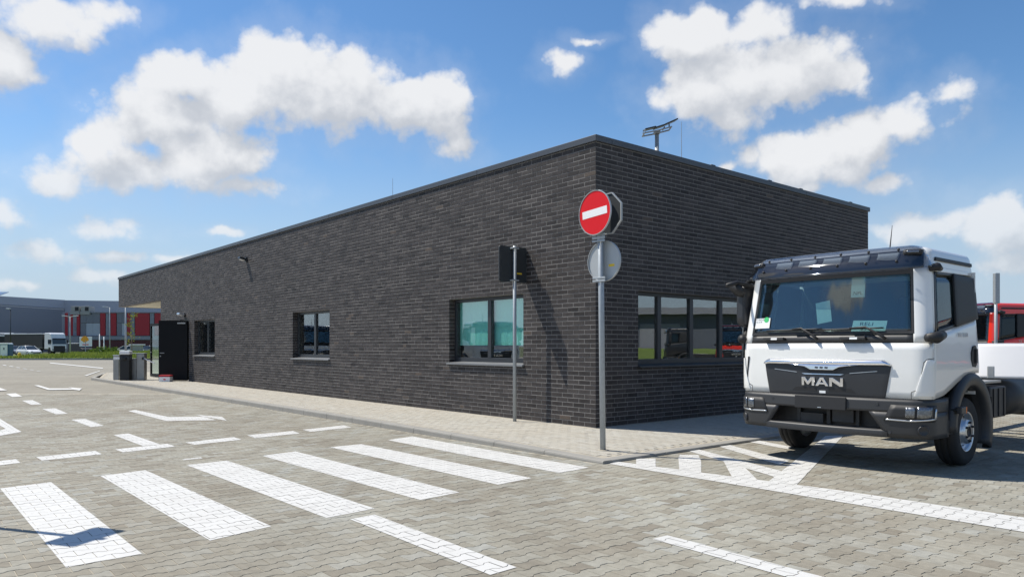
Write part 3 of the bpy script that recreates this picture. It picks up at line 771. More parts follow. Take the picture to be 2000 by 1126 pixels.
# bricks of the window jambs
nb = len(T)
F = [tuple(12*i + q for q in f) for i in range(nb) for f in BF]; FT = [t for t in T for _ in BF]
def jamb(fn, u, z0, z1):
    k = int(round((z0-Z0)/CO)); 
    while Z0 + (k+1)*CO <= z1 + 1e-6:
        za = Z0 + k*CO + 0.004; zb = za + CO - 0.01; base = len(V)
        s = 1 if u[1] > u[0] else -1
        V.extend([fn(u[0], 0.004, za), fn(u[0], 0.13, za), fn(u[0], 0.13, zb), fn(u[0], 0.004, zb), fn(u[0]-s*0.001, 0.004, za), fn(u[0]-s*0.001, 0.13, za), fn(u[0]-s*0.001, 0.13, zb), fn(u[0]-s*0.001, 0.004, zb)])
        # a slip 4 mm proud of the reveal
        for q in range(4): V[base+q] = fn(u[0]+s*0.004, (0.004, 0.13, 0.13, 0.004)[q], (za, za, zb, zb)[q])
        F.append(tuple(base+q for q in range(4))); FT.append(brs.random())
        for q in range(4): F.append((base+q, base+(q+1) % 4, base+4+(q+1) % 4, base+4+q)); FT.append(FT[-1])
        k += 1
for a, b in WIN_A: jamb(fA, (a, a+1), WZ0, WZ1); jamb(fA, (b, b-1), WZ0, WZ1)
for a, b in WIN_B: jamb(fB, (a, a+1), WZ0, WZ1); jamb(fB, (b, b-1), WZ0, WZ1)
me = bpy.data.meshes.new('bricks'); me.from_pydata(V, [], F); me.update()
at = me.attributes.new('tone', 'FLOAT', 'FACE'); at.data.foreach_set('value', np.array(FT, dtype=np.float32)); me.materials.append(M['brick']['GEOMETRY'])
o = bpy.data.objects.new('bricks', me); col.objects.link(o); o.parent = bld; o['kind'] = 'stuff'

# coping: sheet metal lengths with a small gap between them
def coping(x0, x1, y0, y1):
    MB().box(x0, x1, y0, y1, HT-0.085, HT+0.012).build('coping', M['coping'], bld, bevel=0.006)
y = -0.035
while y < LA:
    e = min(LA + 0.035, y + 3.0); coping(-0.035, 0.33, y, e - 0.004); y = e
    if e >= LA: break
x = 0.334
while x < LB:
    e = min(LB + 0.035, x + 3.0); coping(x, e - 0.004, -0.035, 0.33); x = e
    if e >= LB: break
coping(LB-0.33, LB+0.035, 0.334, LA-0.34); coping(0.334, LB+0.035, LA-0.33, LA+0.035)
# cable clips on the coping
for x in (3.0, 4.9, 6.1, 8.3):
    MB().box(x, x+0.12, -0.02, 0.12, HT+0.012, HT+0.035).build('clip', M['anthracite'], bld, bevel=0.006)

def window(fn, u0, u1, mull, blind=None, dpt=0.13):
    fw = 0.065; z0, z1 = WZ0 + 0.02, WZ1
    mb = MB()
    def bx(a, b, c, d, e, f):
        p = MB().box(a, b, c, d, e, f); mb.add([fn(*q) for q in p.v], p.f)
    bx(u0+.006, u0+fw, dpt, dpt+.075, z0, z1); bx(u1-fw, u1-.006, dpt, dpt+.075, z0, z1)
    bx(u0+fw, u1-fw, dpt, dpt+.075, z0, z0+fw+.02); bx(u0+fw, u1-fw, dpt, dpt+.075, z1-fw, z1)
    xs = [u0+fw] + list(mull) + [u1-fw]
    for m_ in mull: bx(m_-.05, m_+.05, dpt-.004, dpt+.08, z0+fw+.02, z1-fw)
    w = mb.build('window', M['anthracite'], bld, bevel=0.004)
    for i in range(len(xs)-1):
        a = xs[i] + (0.05 if i else 0); b = xs[i+1] - (0.05 if i < len(xs)-2 else 0)
        p = MB().box(a, b, dpt+.03, dpt+.036, z0+fw+.02, z1-fw); q = MB(); q.add([fn(*t) for t in p.v], p.f)
        q.build('pane', M['winglass'], w)
    # sloping metal sill with turned-up ends
    prof = [(dpt+.002, z0+.004), (dpt+.002, z0-.02), (-.045, z0-.055), (-.052, z0-.055), (-.052, z0-.022)]
    sb = MB().prism(prof, lambda d, z, u: fn(u, d, z), u0-.03 if fn is fA else u0-.01, u1+.03 if fn is fA else u1+.01)
    sb.build('sill', M['sill'] if fn is fA else M['anthracite'], w, bevel=0.003)
    if blind:
        n = 40
        rows = [[fn(u0+.05+(u1-u0-.1)*i/n, dpt+.10+.004*math.sin(i*1.7), z) for i in range(n+1)] for z in (blind, z1-.04)]
        MB().grid(rows).build('blind', M['blind'], w, solid=0.002)
    return w
window(fA, *WIN_A[0], [2.795], blind=1.37)
window(fA, *WIN_A[1], [10.06])
window(fA, *WIN_A[2], [18.44])
window(fB, *WIN_B[0], [1.70, 2.60, 3.50, 4.40, 5.30])
# the steel door swung out, its leaf facing the yard
d = Vector((-0.777, 0.63, 0)).normalized(); nrm = Vector((d.y, -d.x, 0))
if nrm.x > 0: nrm = -nrm
def leaf(a, b, t0, t1, z0, z1, hinge):
    p = MB().box(a, b, t0, t1, z0, z1); q = MB(); q.add([tuple(Vector(hinge) + d*v[0] + nrm*v[1] + Vector((0, 0, v[2]))) for v in p.v], p.f); return q
H0 = (-0.02, DOOR[0]+0.03, 0)
dl = leaf(0.0, 1.03, 0, 0.055, 0.115, 2.29, H0).build('door', M['doorblack'], bld, bevel=0.004)
leaf(0.82, 0.98, 0.055, 0.075, 1.10, 1.125, H0).build('handle', M['steel'], dl, bevel=0.004)
leaf(0.94, 0.98, 0.055, 0.068, 0.98, 1.02, H0).build('lock', M['steel'], dl, bevel=0.004)
leaf(0.05, 0.34, 0.055, 0.105, 2.16, 2.21, H0).build('closer', M['steel'], dl, bevel=0.005)
mb = MB(); mb.box(0.05, 0.12, DOOR[0], DOOR[0]+0.05, Z0, DOOR[3]); mb.box(0.05, 0.12, DOOR[1]-0.05, DOOR[1], Z0, DOOR[3]); mb.box(0.05, 0.12, DOOR[0]+.05, DOOR[1]-.05, DOOR[3]-0.05, DOOR[3])
mb.build('door_frame', M['anthracite'], bld)
# glazed door open beneath the canopy, hinged on the end wall's corner
d = Vector((-0.06, 1.0, 0)).normalized(); nrm = Vector((-1, -0.06, 0)).normalized(); H1 = (0.06, CAN_Y+0.02, 0)
mb = MB()
for a, b, z0, z1 in ((0, .09, .12, 2.28), (1.16, 1.25, .12, 2.28), (.09, 1.16, .12, .24), (.09, 1.16, 2.18, 2.28)):
    q = leaf(a, b, 0, .06, z0, z1, H1); mb.add(q.v, q.f)
gd = mb.build('door', M['doorblack'], bld, label='black framed glazed door under the canopy')
leaf(.09, 1.16, .027, .033, .24, 2.18, H1).build('pane', M['clearglass'], gd)
leaf(1.03, 1.13, .06, .10, 1.1, 1.13, H1).build('handle', M['steel'], gd)

# lamps on the wall
def wall_lamp(u, z, label, m, w=0.20):
    t = empty('wall_lamp', (*unsite(0, u), z), TH, label=label, category='wall lamp')
    MB().box(-0.05, 0.005, -0.06, 0.06, -0.07, 0.07).build('bracket', M['anthracite'], t, bevel=0.006)
    MB().cbox((-0.15, 0, 0.02), (0.20, w, 0.07), ry=0.25).build('lamp_head', m, t, bevel=0.015)
    MB().cbox((-0.16, 0, -0.022), (0.14, w*0.8, 0.012), ry=0.25).build('lens', M['white'], t)
    return t
wall_lamp(14.48, 3.98, 'small dark floodlight high on the brick wall', M['anthracite'])
wall_lamp(20.6, 2.50, 'pale lamp on the wall just above the black open door', M['silver'], 0.3)

# things on the roof
def rod(px, py, Y, zb, label):
    X, Y, z = PX(px, py, Y)
    t = empty('lightning_rod', (X, Y, zb), label=label, category='lightning rod', group='lightning rods on the roof')
    MB().tube([(0, 0, 0.12), (0, 0, z-zb)], [0.012, 0.005], 6).build('rod', M['galv'], t)
    MB().lathe([(0.0, 0.14), (0.14, 0.12), (0.17, 0.0), (0, 0)], lambda a, b, o: (a, b, o), 12).build('base', M['concrete'], t)
rod(1331, 238, 16.5, 4.30, 'thin lightning rod beside the floodlight mast')
rod(767, 348, 22.0, 4.30, 'thin lightning rod on the roof over the middle of the long wall')
X, Y, z = PX(545, 450, 24.5)
t = empty('roof_vent', (X, Y, 4.30), label='low pale roof vent peeking over the long coping', category='roof vent')
MB().tube([(0, 0, 0), (0, 0, z-4.30-.03)], 0.12, 16).build('pipe', M['galv'], t)
MB().lathe([(0, z-4.30+.03), (0.16, z-4.30), (0.19, z-4.30-.05), (0, z-4.30-.05)], lambda a, b, o: (a, b, o), 16).build('cap', M['galv'], t)
# the floodlight mast behind
mx_, my_, _ = PX(1283, 300, 28.0)
t = empty('floodlight_mast', (mx_, my_, 0), label='tall galvanised mast with flat floodlights tilted on its crossbar', category='light mast')
def mz(py): return PX(0, py, 28.0)[2]
MB().tube([(0, 0, 0), (0, 0, mz(258))], [0.13, 0.075], 14).build('pole', M['galv'], t, smooth=True)
s = 28.0 / FPX
mb = MB()
P3 = lambda dx, py, dy: (dx*s, dy, mz(py))
for dy in (-0.22, 0.22):
    mb.tube([P3(-26, 263, dy), P3(0, 258, dy), P3(26, 251, dy)], 0.028, 6); mb.tube([P3(-25, 263, dy), P3(-25, 255, dy)], 0.022, 6)
mb.tube([P3(-26, 263, -.25), P3(-26, 263, .25)], 0.028, 6); mb.tube([P3(26, 251, -.25), P3(26, 251, .25)], 0.028, 6)
mb.tube([P3(10, 256, -.1), P3(15, 248, 0)], 0.025, 6); mb.tube([P3(23, 251, -.1), P3(24, 243, 0)], 0.025, 6)
mb.build('crossbar', M['galv'], t)
for cx0, py0, cx1, py1 in ((-25, 254, -4, 249), (-5, 251, 14, 245), (13, 245, 38, 234)):
    a = Vector(P3(cx0, py0, 0)); b = Vector(P3(cx1, py1, 0)); L_ = (b-a).length
    MB().cbox((a+b)/2, (L_, 0.5, 0.05), ry=-math.atan2(b.z-a.z, b.x-a.x), rx=0.12).build('floodlight', M['anthracite'], t, bevel=0.01)
MB().cbox(P3(0, 259, 0), (0.22, 0.3, 0.10)).build('mount', M['galv'], t, bevel=0.01)

# ------------------------------------------------------------------ road signs
def sign_frame(dirx, diry, roll=0.0):
    """matrix whose x axis runs along the plate, y up, z out of the face on the side of (diry, -dirx)"""
    x = Vector((dirx, diry, 0)).normalized(); z = Vector((0, 0, 1)); n = x.cross(z)
    m_ = Matrix((x, z, n)).transposed().to_4x4()
    return m_ @ Matrix.Rotation(roll, 4, 'Z')
def plate(poly, th, mt):
    return MB().prism(poly, lambda u, v, w: tuple(mt @ Vector((u, v, w))), -th/2, th/2)
def ngon(r, n, a0=0.0): return [(r*math.cos(a0+2*math.pi*k/n), r*math.sin(a0+2*math.pi*k/n)) for k in range(n)]
def rim(r, mt, z, w=0.012):
    return MB().lathe([(r, z-w), (r+.006, z-w), (r+.006, z+w), (r, z+w), (r, z-w)], lambda a, b, o: tuple(mt @ Vector((a, b, o))), 48)
def clamp(mt, y, w=0.17, z=0.0):
    m_ = MB()
    for dy in (-0.018, 0.018):
        p = MB().box(-w/2, w/2, y+dy-0.012, y+dy+0.012, z-0.006, z+0.006); m_.add([tuple(mt @ Vector(q)) for q in p.v], p.f)
    return m_
bx_, by_ = G(1175, 878, 0.055)
post = empty('sign_post', (bx_, by_, 0.0), label='galvanised post with the red no entry sign, standing near the kerb corner', category='sign post')
lean = -0.011
MB().tube([(0.018, 0, -0.1), (0.018+lean*3.4*.5, 0, 1.7), (0.018+lean*3.3, 0, 3.30)], 0.036, 20).build('pole', M['galv'], post, smooth=True)
MB().lathe([(0.037, 0.06), (0.075, 0.055), (0.08, 0.03), (0.0, 0.03)], lambda a, b, o: (a+.02, b, o), 20).build('collar', M['sand'], post)
zc = PX(0, 415, 9.2)[2]
fr = sign_frame(0.62, -0.785, R(4))           # faces left towards the yard
nv = Vector((-0.785, -0.62, 0))
def at_(mt, off): return Matrix.Translation(off) @ mt
off = Vector((-0.03, 0, zc)) + nv*0.075
mt = at_(fr, off)
sg = empty('no_entry_sign', parent=post, label='round red no entry sign with a white bar')
tag(sg)
c_ = plate(ngon(0.272, 48), 0.006, mt).build('plate', M['signgrey'], sg)
plate(ngon(0.268, 48), 0.002, at_(mt, (0, 0, 0)) @ Matrix.Translation((0, 0, 0.0045))).build('red_face', M['red'], sg)
plate([(-.215, -.047), (.215, -.047), (.215, .047), (-.215, .047)], 0.0016, mt @ Matrix.Translation((0, 0, 0.0066))).build('white_bar', M['white'], sg)
rim(0.272, mt, 0).build('rim', M['signgrey'], sg)
# the stop sign mounted back to back, its dark back and grey frame showing
fo = sign_frame(0.645, -0.764); mt2 = at_(fo, Vector((0.0, 0, zc+.0)) - nv*0.085)
so = empty('stop_sign', parent=post, label='octagonal sign seen from behind, half hidden by the red disc')
plate(ngon(0.278, 8, R(22.5)), 0.006, mt2).build('plate', M['signdark'], so)
oc = ngon(0.278, 8, R(22.5)); oi = ngon(0.264, 8, R(22.5)); mb = MB()
for k in range(8):
    q = [oc[k], oc[(k+1) % 8], oi[(k+1) % 8], oi[k]]; p = MB().prism(q, lambda u, v, w: tuple(mt2 @ Vector((u, v, w))), -.012, .014); mb.add(p.v, p.f)
mb.build('rim', M['signgrey'], so)
# the lower round sign, its grey back towards us
z2 = PX(0, 508, 9.2)[2]
fl = sign_frame(0.70, -0.714); mt3 = at_(fl, Vector((0.0, 0, z2)) + Vector((0.714, 0.70, 0))*0.05)
sl_ = empty('round_sign', parent=post, label='grey back of a round sign below the red one')
plate(ngon(0.25, 48), 0.005, mt3).build('plate', M['signgrey'], sl_)
rim(0.25, mt3, 0.0, 0.016).build('rim', M['signgrey'], sl_)
plate([(.075, -.075), (.165, -.075), (.165, -.045), (.075, -.045)], 0.001, mt3 @ Matrix.Translation((0, 0, 0.0035))).build('sticker', M['yellow'], sl_)
p = MB(); 
for q in ([(.005, -.25), (.03, -.25), (.03, .24), (.005, .24)],): pp = plate(q, 0.03, mt3 @ Matrix.Translation((0, 0, 0.012))); p.add(pp.v, pp.f)
p.build('stiffener', M['signgrey'], sl_)
for zz in (zc-.285, zc-.33, z2-.235):
    m4 = at_(fl, Vector((0.018+lean*zz, 0, zz)) - Vector((0.714, 0.70, 0))*0.043)
    clamp(m4, 0, 0.20).build('clamp', M['galv'], post, bevel=0.003)
    MB().lathe([(0.040, zz-.03), (0.044, zz-.03), (0.044, zz+.03), (0.040, zz+.03)], lambda a, b, o: (a+.018+lean*zz, b, o), 20).build('clamp_ring', M['galv'], post)
# the slimmer post by the near window
px_, py_ = unsite(-0.306, 1.567)
post2 = empty('sign_post', (px_, py_, 0), TH, label='slim galvanised post with a rectangular sign seen from behind, in front of the near window', category='sign post')
MB().tube([(0, 0, -0.05), (0, 0, 3.03)], 0.030, 18).build('pole', M['galv'], post2, smooth=True)
def rr(w, h, r, n=5):
    pts = []
    for cx0, cy0, a0 in ((w/2-r, h/2-r, 0), (-w/2+r, h/2-r, 90), (-w/2+r, -h/2+r, 180), (w/2-r, -h/2+r, 270)):
        for k in range(n+1): a = R(a0 + 90*k/n); pts.append((cx0+r*math.cos(a), cy0+r*math.sin(a)))
    return pts
sb2 = empty('board', parent=post2)
fb = Matrix(((1, 0, 0), (0, 0, -1), (0, 1, 0))).to_4x4()          # plate along x, face to -y (towards the camera side)
m5 = at_(fb, Vector((0.003, 0.055, 2.725)))
for sgn in (-1, 1):
    q = rr(0.292, 0.60, 0.035); m6 = at_(m5, (0, 0, 0)) @ Matrix.Translation((sgn*0.154, 0, 0))
    plate(q, 0.022, m6).build('panel', M['signdark'], sb2, bevel=0.003)
plate([(-.03, -.28), (.03, -.28), (.03, .28), (-.03, .28)], 0.012, m5 @ Matrix.Translation((0, 0, -.006))).build('spine', M['signdark'], sb2)
plate([(.05, -.16), (.16, -.16), (.16, -.135), (.05, -.135)], 0.001, m5 @ Matrix.Translation((0.03, 0, 0.0125))).build('sticker', M['yellow'], sb2)
for zz in (2.455, 2.99):
    MB().box(-0.07, 0.07, -0.036, 0.05, zz-.012, zz+.012).build('clamp', M['galv'], post2, bevel=0.004)
# a round sign just outside the view on the left: its shadow lies on the first zebra stripe
post3 = empty('sign_post', (-4.72, 5.80, 0), label='sign on a post left of the first zebra stripe, casting the shadow across it', category='sign post')
MB().tube([(0, 0, -0.05), (0, 0, 2.95)], 0.03, 16).build('pole', M['galv'], post3, smooth=True)
m7 = at_(sign_frame(0.25, 0.97), Vector((0.05, 0, 2.62)))
plate(rr(0.48, 0.44, 0.05), 0.006, m7).build('plate', M['signgrey'], post3)
# bare post behind the truck on the right
X, Y, z = PX(1945, 533, 15.0)
p4 = empty('post', (X, Y, 0), label='bare galvanised post with a narrow box at its top, behind the white truck', category='post')
MB().tube([(0, 0, 0), (0, 0, z-.05)], 0.030, 14).build('pole', M['galv'], p4, smooth=True)
MB().cbox((0.01, 0, z-.31), (0.095, 0.09, 0.62)).build('box', M['galv'], p4, bevel=0.01)
# ------------------------------------------------------------------ trucks (local frame: x forward, y to the truck's left, z up, origin on the ground under the front axle)
def truck_surface(F, Wd, bow, cxr, cyr, back):
    def S(c, z, off=0.0):
        def base(c, z):
            f = F(z); w = Wd(z); s0 = w - cyr; a = abs(c); sg = 1 if c >= 0 else -1
            if a <= 0.9: return Vector((f - bow*(a/0.9)**2, sg*s0*a/0.9, z))
            if a <= 1.2:
                t = (a-0.9)/0.3*math.pi/2
                return Vector((f - bow - cxr*(1-math.cos(t)), sg*(s0 + cyr*math.sin(t)), z))
            x0 = f - bow - cxr
            return Vector((x0 + (back-x0)*(a-1.2)/1.2, sg*w, z))
        p = base(c, z)
        if off:
            e = 1e-3; n = (base(c+e, z) - base(c-e, z)).cross(base(c, z+e) - base(c, z-e)).normalized(); p = p + n*off
        return p
    return S
def lerp_tab(tab):
    xs = [t[0] for t in tab]; ys = [t[1] for t in tab]
    return lambda z: float(np.interp(z, xs, ys))
SC = truck_surface(lerp_tab([(0.7,1.215),(1.0,1.225),(1.385,1.215),(1.47,1.20),(2.2,1.085),(2.4,1.03),(2.5,1.0)]),
                   lerp_tab([(0.7,1.095),(1.3,1.10),(1.5,1.085),(2.2,1.03),(2.4,1.01),(2.5,0.99)]), 0.055, 0.13, 0.17, -0.25)
SB = truck_surface(lerp_tab([(0.3,1.235),(0.40,1.27),(0.62,1.285),(0.80,1.275)]), lambda z: 1.11, 0.09, 0.20, 0.20, -0.25)
def patch(S, quad, nu=8, nv=4, off=0.0, off2=None):
    """quad = corners (c,z): bottom-left, bottom-right, top-right, top-left"""
    (a, b, c_, d) = quad; rows = []
    for j in range(nv+1):
        v = j/nv; r = []
        for i in range(nu+1):
            u = i/nu
            cc = (a[0]*(1-u)+b[0]*u)*(1-v) + (d[0]*(1-u)+c_[0]*u)*v; z = (a[1]*(1-u)+b[1]*u)*(1-v) + (d[1]*(1-u)+c_[1]*u)*v
            o = off if off2 is None else off*(1-v)+off2*v
            r.append(tuple(S(cc, z, o)))
        rows.append(r)
    return MB().grid(rows)
def mirror_quad(q): return [(-q[1][0], q[1][1]), (-q[0][0], q[0][1]), (-q[3][0], q[3][1]), (-q[2][0], q[2][1])]
def poly_patch(S, poly, off, th):
    """flat-sided solid whose outline (c,z) is laid on the surface"""
    n = len(poly); vs = [tuple(S(c, z, off)) for c, z in poly] + [tuple(S(c, z, off-th)) for c, z in poly]
    return MB().add(vs, [tuple(range(n)), tuple(range(n, 2*n))[::-1]] + [(i, n+i, n+(i+1) % n, (i+1) % n) for i in range(n)])

M['visorlight'] = mat('visor_light_paint', (0.62, 0.66, 0.64), .45, var=.05)  # light showing through the visor, put into the colour
def make_truck(rear=True):
    t = empty('truck')
    W = M['truckwhite']
    # --- painted shell
    cab = MB()
    q = patch(SC, [(-1.2,.80),(1.2,.80),(1.2,1.385),(-1.2,1.385)], 40, 8); cab.add(q.v, q.f)
    cab = cab.build('cab', W, t, smooth=True, solid=0.02)
    for sg in (1, -1):
        qd = [(0.925,1.39),(1.2,1.39),(1.2,2.20),(0.925,2.20)]
        patch(SC, qd if sg > 0 else mirror_quad(qd), 12, 10).build('pillar', W, t, smooth=True, solid=0.02)
    # roof: rings that shrink to the middle
    cs = [-2.4 + 4.8*i/96 for i in range(97)]
    rows = []
    for z, k in ((2.18,1.0),(2.28,1.0),(2.345,0.995),(2.385,0.98),(2.405,0.955),(2.418,0.91),(2.432,0.6),(2.436,0.02)):
        r = [SC(c, z) for c in cs]; cx0 = 0.42
        r = [Vector((cx0+(p.x-cx0)*k, p.y*k, z)) for p in r]; r.append(r[0]); rows.append([tuple(p) for p in r])
    MB().grid(rows).build('roof', W, t, smooth=True)
    MB().box(-0.25, -0.235, -1.07, 1.07, 0.80, 2.2).build('back_wall', W, t)
    # --- doors
    lo = lerp_tab([(1.2,.80),(1.45,.83),(1.62,.885),(1.80,.95),(2.0,1.015),(2.2,1.045),(2.4,1.045)])
    hi = lerp_tab([(1.2,1.47),(2.4,1.66)])
    for sg in (1, -1):
        rows = []; n = 30
        for j in range(9):
            r = []
            for i in range(n+1):
                c = 1.207 + (2.4-1.207)*i/n; z = lo(c) + (hi(c)-lo(c))*j/8
                # the stamped recess below the handle line
                off = 0.010*math.exp(-((z-1.12)/0.10)**2)
                r.append(tuple(SC(sg*c, z, off)))
            rows.append(r[::sg])
        dr = MB().grid(rows).build('door', W, t, smooth=True, solid=0.025)
        MB_ = MB()
        for quad in ([(1.207,1.475),(1.235,1.478),(1.235,2.19),(1.207,2.19)], [(1.235,2.145),(2.4,2.16),(2.4,2.20),(1.235,2.20)]):
            q = patch(SC, quad if sg > 0 else mirror_quad(quad), 8, 6); MB_.add(q.v, q.f)
        MB_.build('door_frame', W, dr, smooth=True, solid=0.02)
        # black surround of the side window
        fr = MB()
        for quad in ([(1.237,1.478),(1.275,1.484),(1.275,2.143),(1.237,2.143)], [(1.275,1.484),(1.76,1.559),(1.76,1.592),(1.275,1.512)],
                     [(1.275,2.115),(1.76,2.125),(1.76,2.15),(1.275,2.143)]):
            q = patch(SC, quad if sg > 0 else mirror_quad(quad), 6, 6, 0.004); fr.add(q.v, q.f)
        fr.build('window_surround', M['grille'], dr, smooth=True, solid=0.02)
        bq = [(1.765,1.560),(2.42,1.662),(2.42,2.13),(1.765,2.15)]
        patch(SC, bq if sg > 0 else mirror_quad(bq), 8, 6, 0.022).build('black_panel', M['black'], dr, smooth=True, solid=0.03, bevel=0.006)
        quad = [(1.275,1.512),(1.76,1.592),(1.76,2.125),(1.275,2.115)]
        patch(SC, quad if sg > 0 else mirror_quad(quad), 8, 6, -0.004).build('side_window', M['sideglass'], dr, smooth=True, solid=0.004)
        # handle: dark recess with a grip
        hp = [(2.16,1.20),(2.20,1.12),(2.29,1.115),(2.31,1.14),(2.31,1.33),(2.28,1.36),(2.22,1.35),(2.17,1.28)]
        poly_patch(SC, [(sg*c, z) for c, z in hp], 0.016, 0.02).build('handle', M['black'], dr)
        q = [(2.25,1.16),(2.29,1.16),(2.29,1.32),(2.25,1.32)]
        poly_patch(SC, [(sg*c, z) for c, z in q], 0.035, 0.014).build('grip', M['grille'], dr)
        # gutter strip above the door
        q = [(1.26,2.262),(2.38,2.262),(2.38,2.300),(1.26,2.300)]
        poly_patch(SC, [(sg*c, z) for c, z in q], 0.018, 0.02).build('gutter', M['black'], t, bevel=0.004)
        p = SC(sg*1.95, 1.475, 0.012 if sg > 0 else 0.012)
        if sg > 0: text('TGL 12.220', 0.062, p, (R(90), 0, R(180)), M['silver'], dr, extrude=0.002)
    # --- front: seams, cowl, windscreen, visor
    sm = MB()
    for quad in ([(-1.2,1.384),(1.2,1.384),(1.2,1.391),(-1.2,1.391)], [(1.199,.80),(1.208,.80),(1.208,2.19),(1.199,2.19)], [(-1.208,.80),(-1.199,.80),(-1.199,2.19),(-1.208,2.19)]):
        q = patch(SC, quad, 30, 4, -0.004); sm.add(q.v, q.f)
    for sg in (1, -1):                      # edge of the corner deflector
        ln = [(0.90,.802),(0.90,.87),(0.985,.905),(1.03,1.18),(1.07,1.215),(1.2,1.225)]
        for i in range(len(ln)-1):
            a, b = ln[i], ln[i+1]; dx, dz = b[0]-a[0], b[1]-a[1]; l = math.hypot(dx, dz); nx, nz = -dz/l*.0035, dx/l*.0035
            quad = [(a[0]-nx,a[1]-nz),(a[0]+nx,a[1]+nz),(b[0]+nx,b[1]+nz),(b[0]-nx,b[1]-nz)]
            q = patch(SC, [(sg*c, z) for c, z in quad], 2, 4, 0.0012); sm.add(q.v, q.f)
    M.setdefault('seam', mat('panel_gap', (0.05, 0.05, 0.05), 0.8))
    sm.build('panel_gap', M['seam'], t)
    for sg in (1, -1):                      # raised corner deflectors, with the air slot in them
        quad = [(0.93,.83),(1.195,.83),(1.195,1.205),(1.06,1.205)]
        patch(SC, quad if sg > 0 else mirror_quad(quad), 8, 6, 0.012).build('corner_deflector', W, t, smooth=True, bevel=0.004, solid=0.014)
        q = [(0.985,.93),(1.005,.93),(0.965,1.225),(0.945,1.225)]
        if sg < 0: poly_patch(SC, [(sg*c, z) for c, z in q], 0.010, 0.012).build('air_slot', M['black'], t)
    patch(SC, [(-.925,1.393),(.925,1.393),(.935,1.485),(-.935,1.485)], 24, 2, -0.006).build('cowl', M['bumper'], t, smooth=True, solid=0.01)
    ws = patch(SC, [(-.91,1.485),(.91,1.485),(.91,2.20),(-.91,2.20)], 24, 12, -0.004).build('windscreen', M['windscreen'], t, smooth=True, solid=0.005)
    rs = MB()
    for quad in ([(-.935,1.485),(-.905,1.485),(-.905,2.20),(-.935,2.20)], [(.905,1.485),(.935,1.485),(.935,2.20),(.905,2.20)], [(-.905,1.485),(.905,1.485),(.905,1.515),(-.905,1.515)], [(-.905,2.12),(.905,2.12),(.905,2.20),(-.905,2.20)]):
        q = patch(SC, quad, 16, 6, 0.0015); rs.add(q.v, q.f)
    rs.build('windscreen_seal', M['black'], t, smooth=True)
    # smoked sun visor with studs and two small marker lamps; added pale bands over a black backing imitate light and white roof showing through
    rows = []
    cols_ = [-1.09 + 2.18*i/44 for i in range(45)]
    def end_(c): return max(0, (abs(c)-0.90)/0.19)
    for j in range(9):
        v = j/8; r = []
        for c in cols_:
            e = end_(c); z = 2.135 + 0.03*e*e + (0.255 - 0.075*e*e)*v
            o = 0.10*(1-v) + 0.045 - 0.05*e + 0.018*math.sin(math.pi*v)
            r.append(tuple(SC(c, z, o)))
        rows.append(r)
    for bx_, bz_ in ((0.025, 0.018), (0.07, 0.030), (0.14, 0.036), (0.26, 0.038)):
        rows.append([tuple(Vector(p) + Vector((-bx_, 0, bz_*(1-0.6*end_(c))))) for p, c in zip(rows[8], cols_)])
    vs = MB().grid(rows).build('visor', M['visor'], t, smooth=True, solid=0.008)
    for i in range(6):
        c = -0.80 + 1.6*i/5
        for z, o in ((2.215, .132), (2.365, .070)):
            p = SC(c, z, o); MB().lathe([(0, .014), (.012, .010), (.016, 0), (0, 0)], lambda a, b, w: (p.x + w, p.y + a, p.z + b), 10).build('stud', M['black'], vs, smooth=True)
    for sg in (1, -1):
        p = SC(sg*0.945, 2.325, 0.065)
        MB().cbox(p, (0.06, 0.19, 0.070), rz=sg*0.40, ry=-0.30).build('marker_lamp', M['black'], vs, bevel=0.03, seg=4)
        MB().cbox(p + Vector((0.030, sg*0.012, 0.006)), (0.014, 0.115, 0.028), rz=sg*0.40, ry=-0.30).build('lamp_lens', M['lens'], vs, bevel=0.006)
    q = patch(SC, [(-1.05,2.185),(1.05,2.185),(1.05,2.375),(-1.05,2.375)], 30, 4, 0.006)
    q.build('visor_backing', M['black'], t, smooth=True, solid=0.008)
    for i in range(7):
        c0 = -0.80 - 0.29 + 0.32*i; w0, w1 = 0.055, 0.285
        a_, b_ = max(-0.86, c0+w0), min(0.86, c0+w1)
        if b_ - a_ < .06: continue
        n = 10; top_ = [(a_+(b_-a_)*k/n, 2.355) for k in range(n+1)]; bot = [(a_-.012+(b_-a_-.012)*k/n, 2.275 + .018*(1-k/n)**3) for k in range(n+1)]
        MB().grid([[tuple(SC(c, z, 0.016)) for c, z in bot], [tuple(SC(c, (z+2.275)/2+.01, 0.018)) for c, z in top_], [tuple(SC(c, z, 0.016)) for c, z in top_]]).build('visor_light_band', M['visorlight'], t, smooth=True, solid=0.004)
    # wipers
    for c0, cb0, cb1 in ((-0.06, -0.72, -0.02), (0.66, -0.05, 0.64)):
        w = MB(); a = SC(c0, 1.425, 0.02); m_ = SC(c0-0.20, 1.555, 0.035); e = SC((cb0+cb1)/2, 1.545, 0.035)
        w.tube([a, SC(c0-0.02, 1.45, 0.045), m_, e], [0.020, 0.016, 0.011, 0.008], 8)
        w.tube([SC(cb0 + (cb1-cb0)*k/8, 1.535+0.012*k/8, 0.018) for k in range(9)], 0.009, 6)
        w.build('wiper', M['black'], t, smooth=True)
    # footsteps under the windscreen
    for c in (-0.60, 0.33):
        st = poly_patch(SC, [(c-.13,1.415),(c+.14,1.415),(c+.14,1.45),(c-.13,1.45)], 0.055, 0.06).build('footstep', M['black'], t, bevel=0.006)
        poly_patch(SC, [(c-.02,1.418),(c+.06,1.418),(c+.06,1.440),(c-.02,1.440)], 0.057, 0.001).build('label', M['paper'], st)
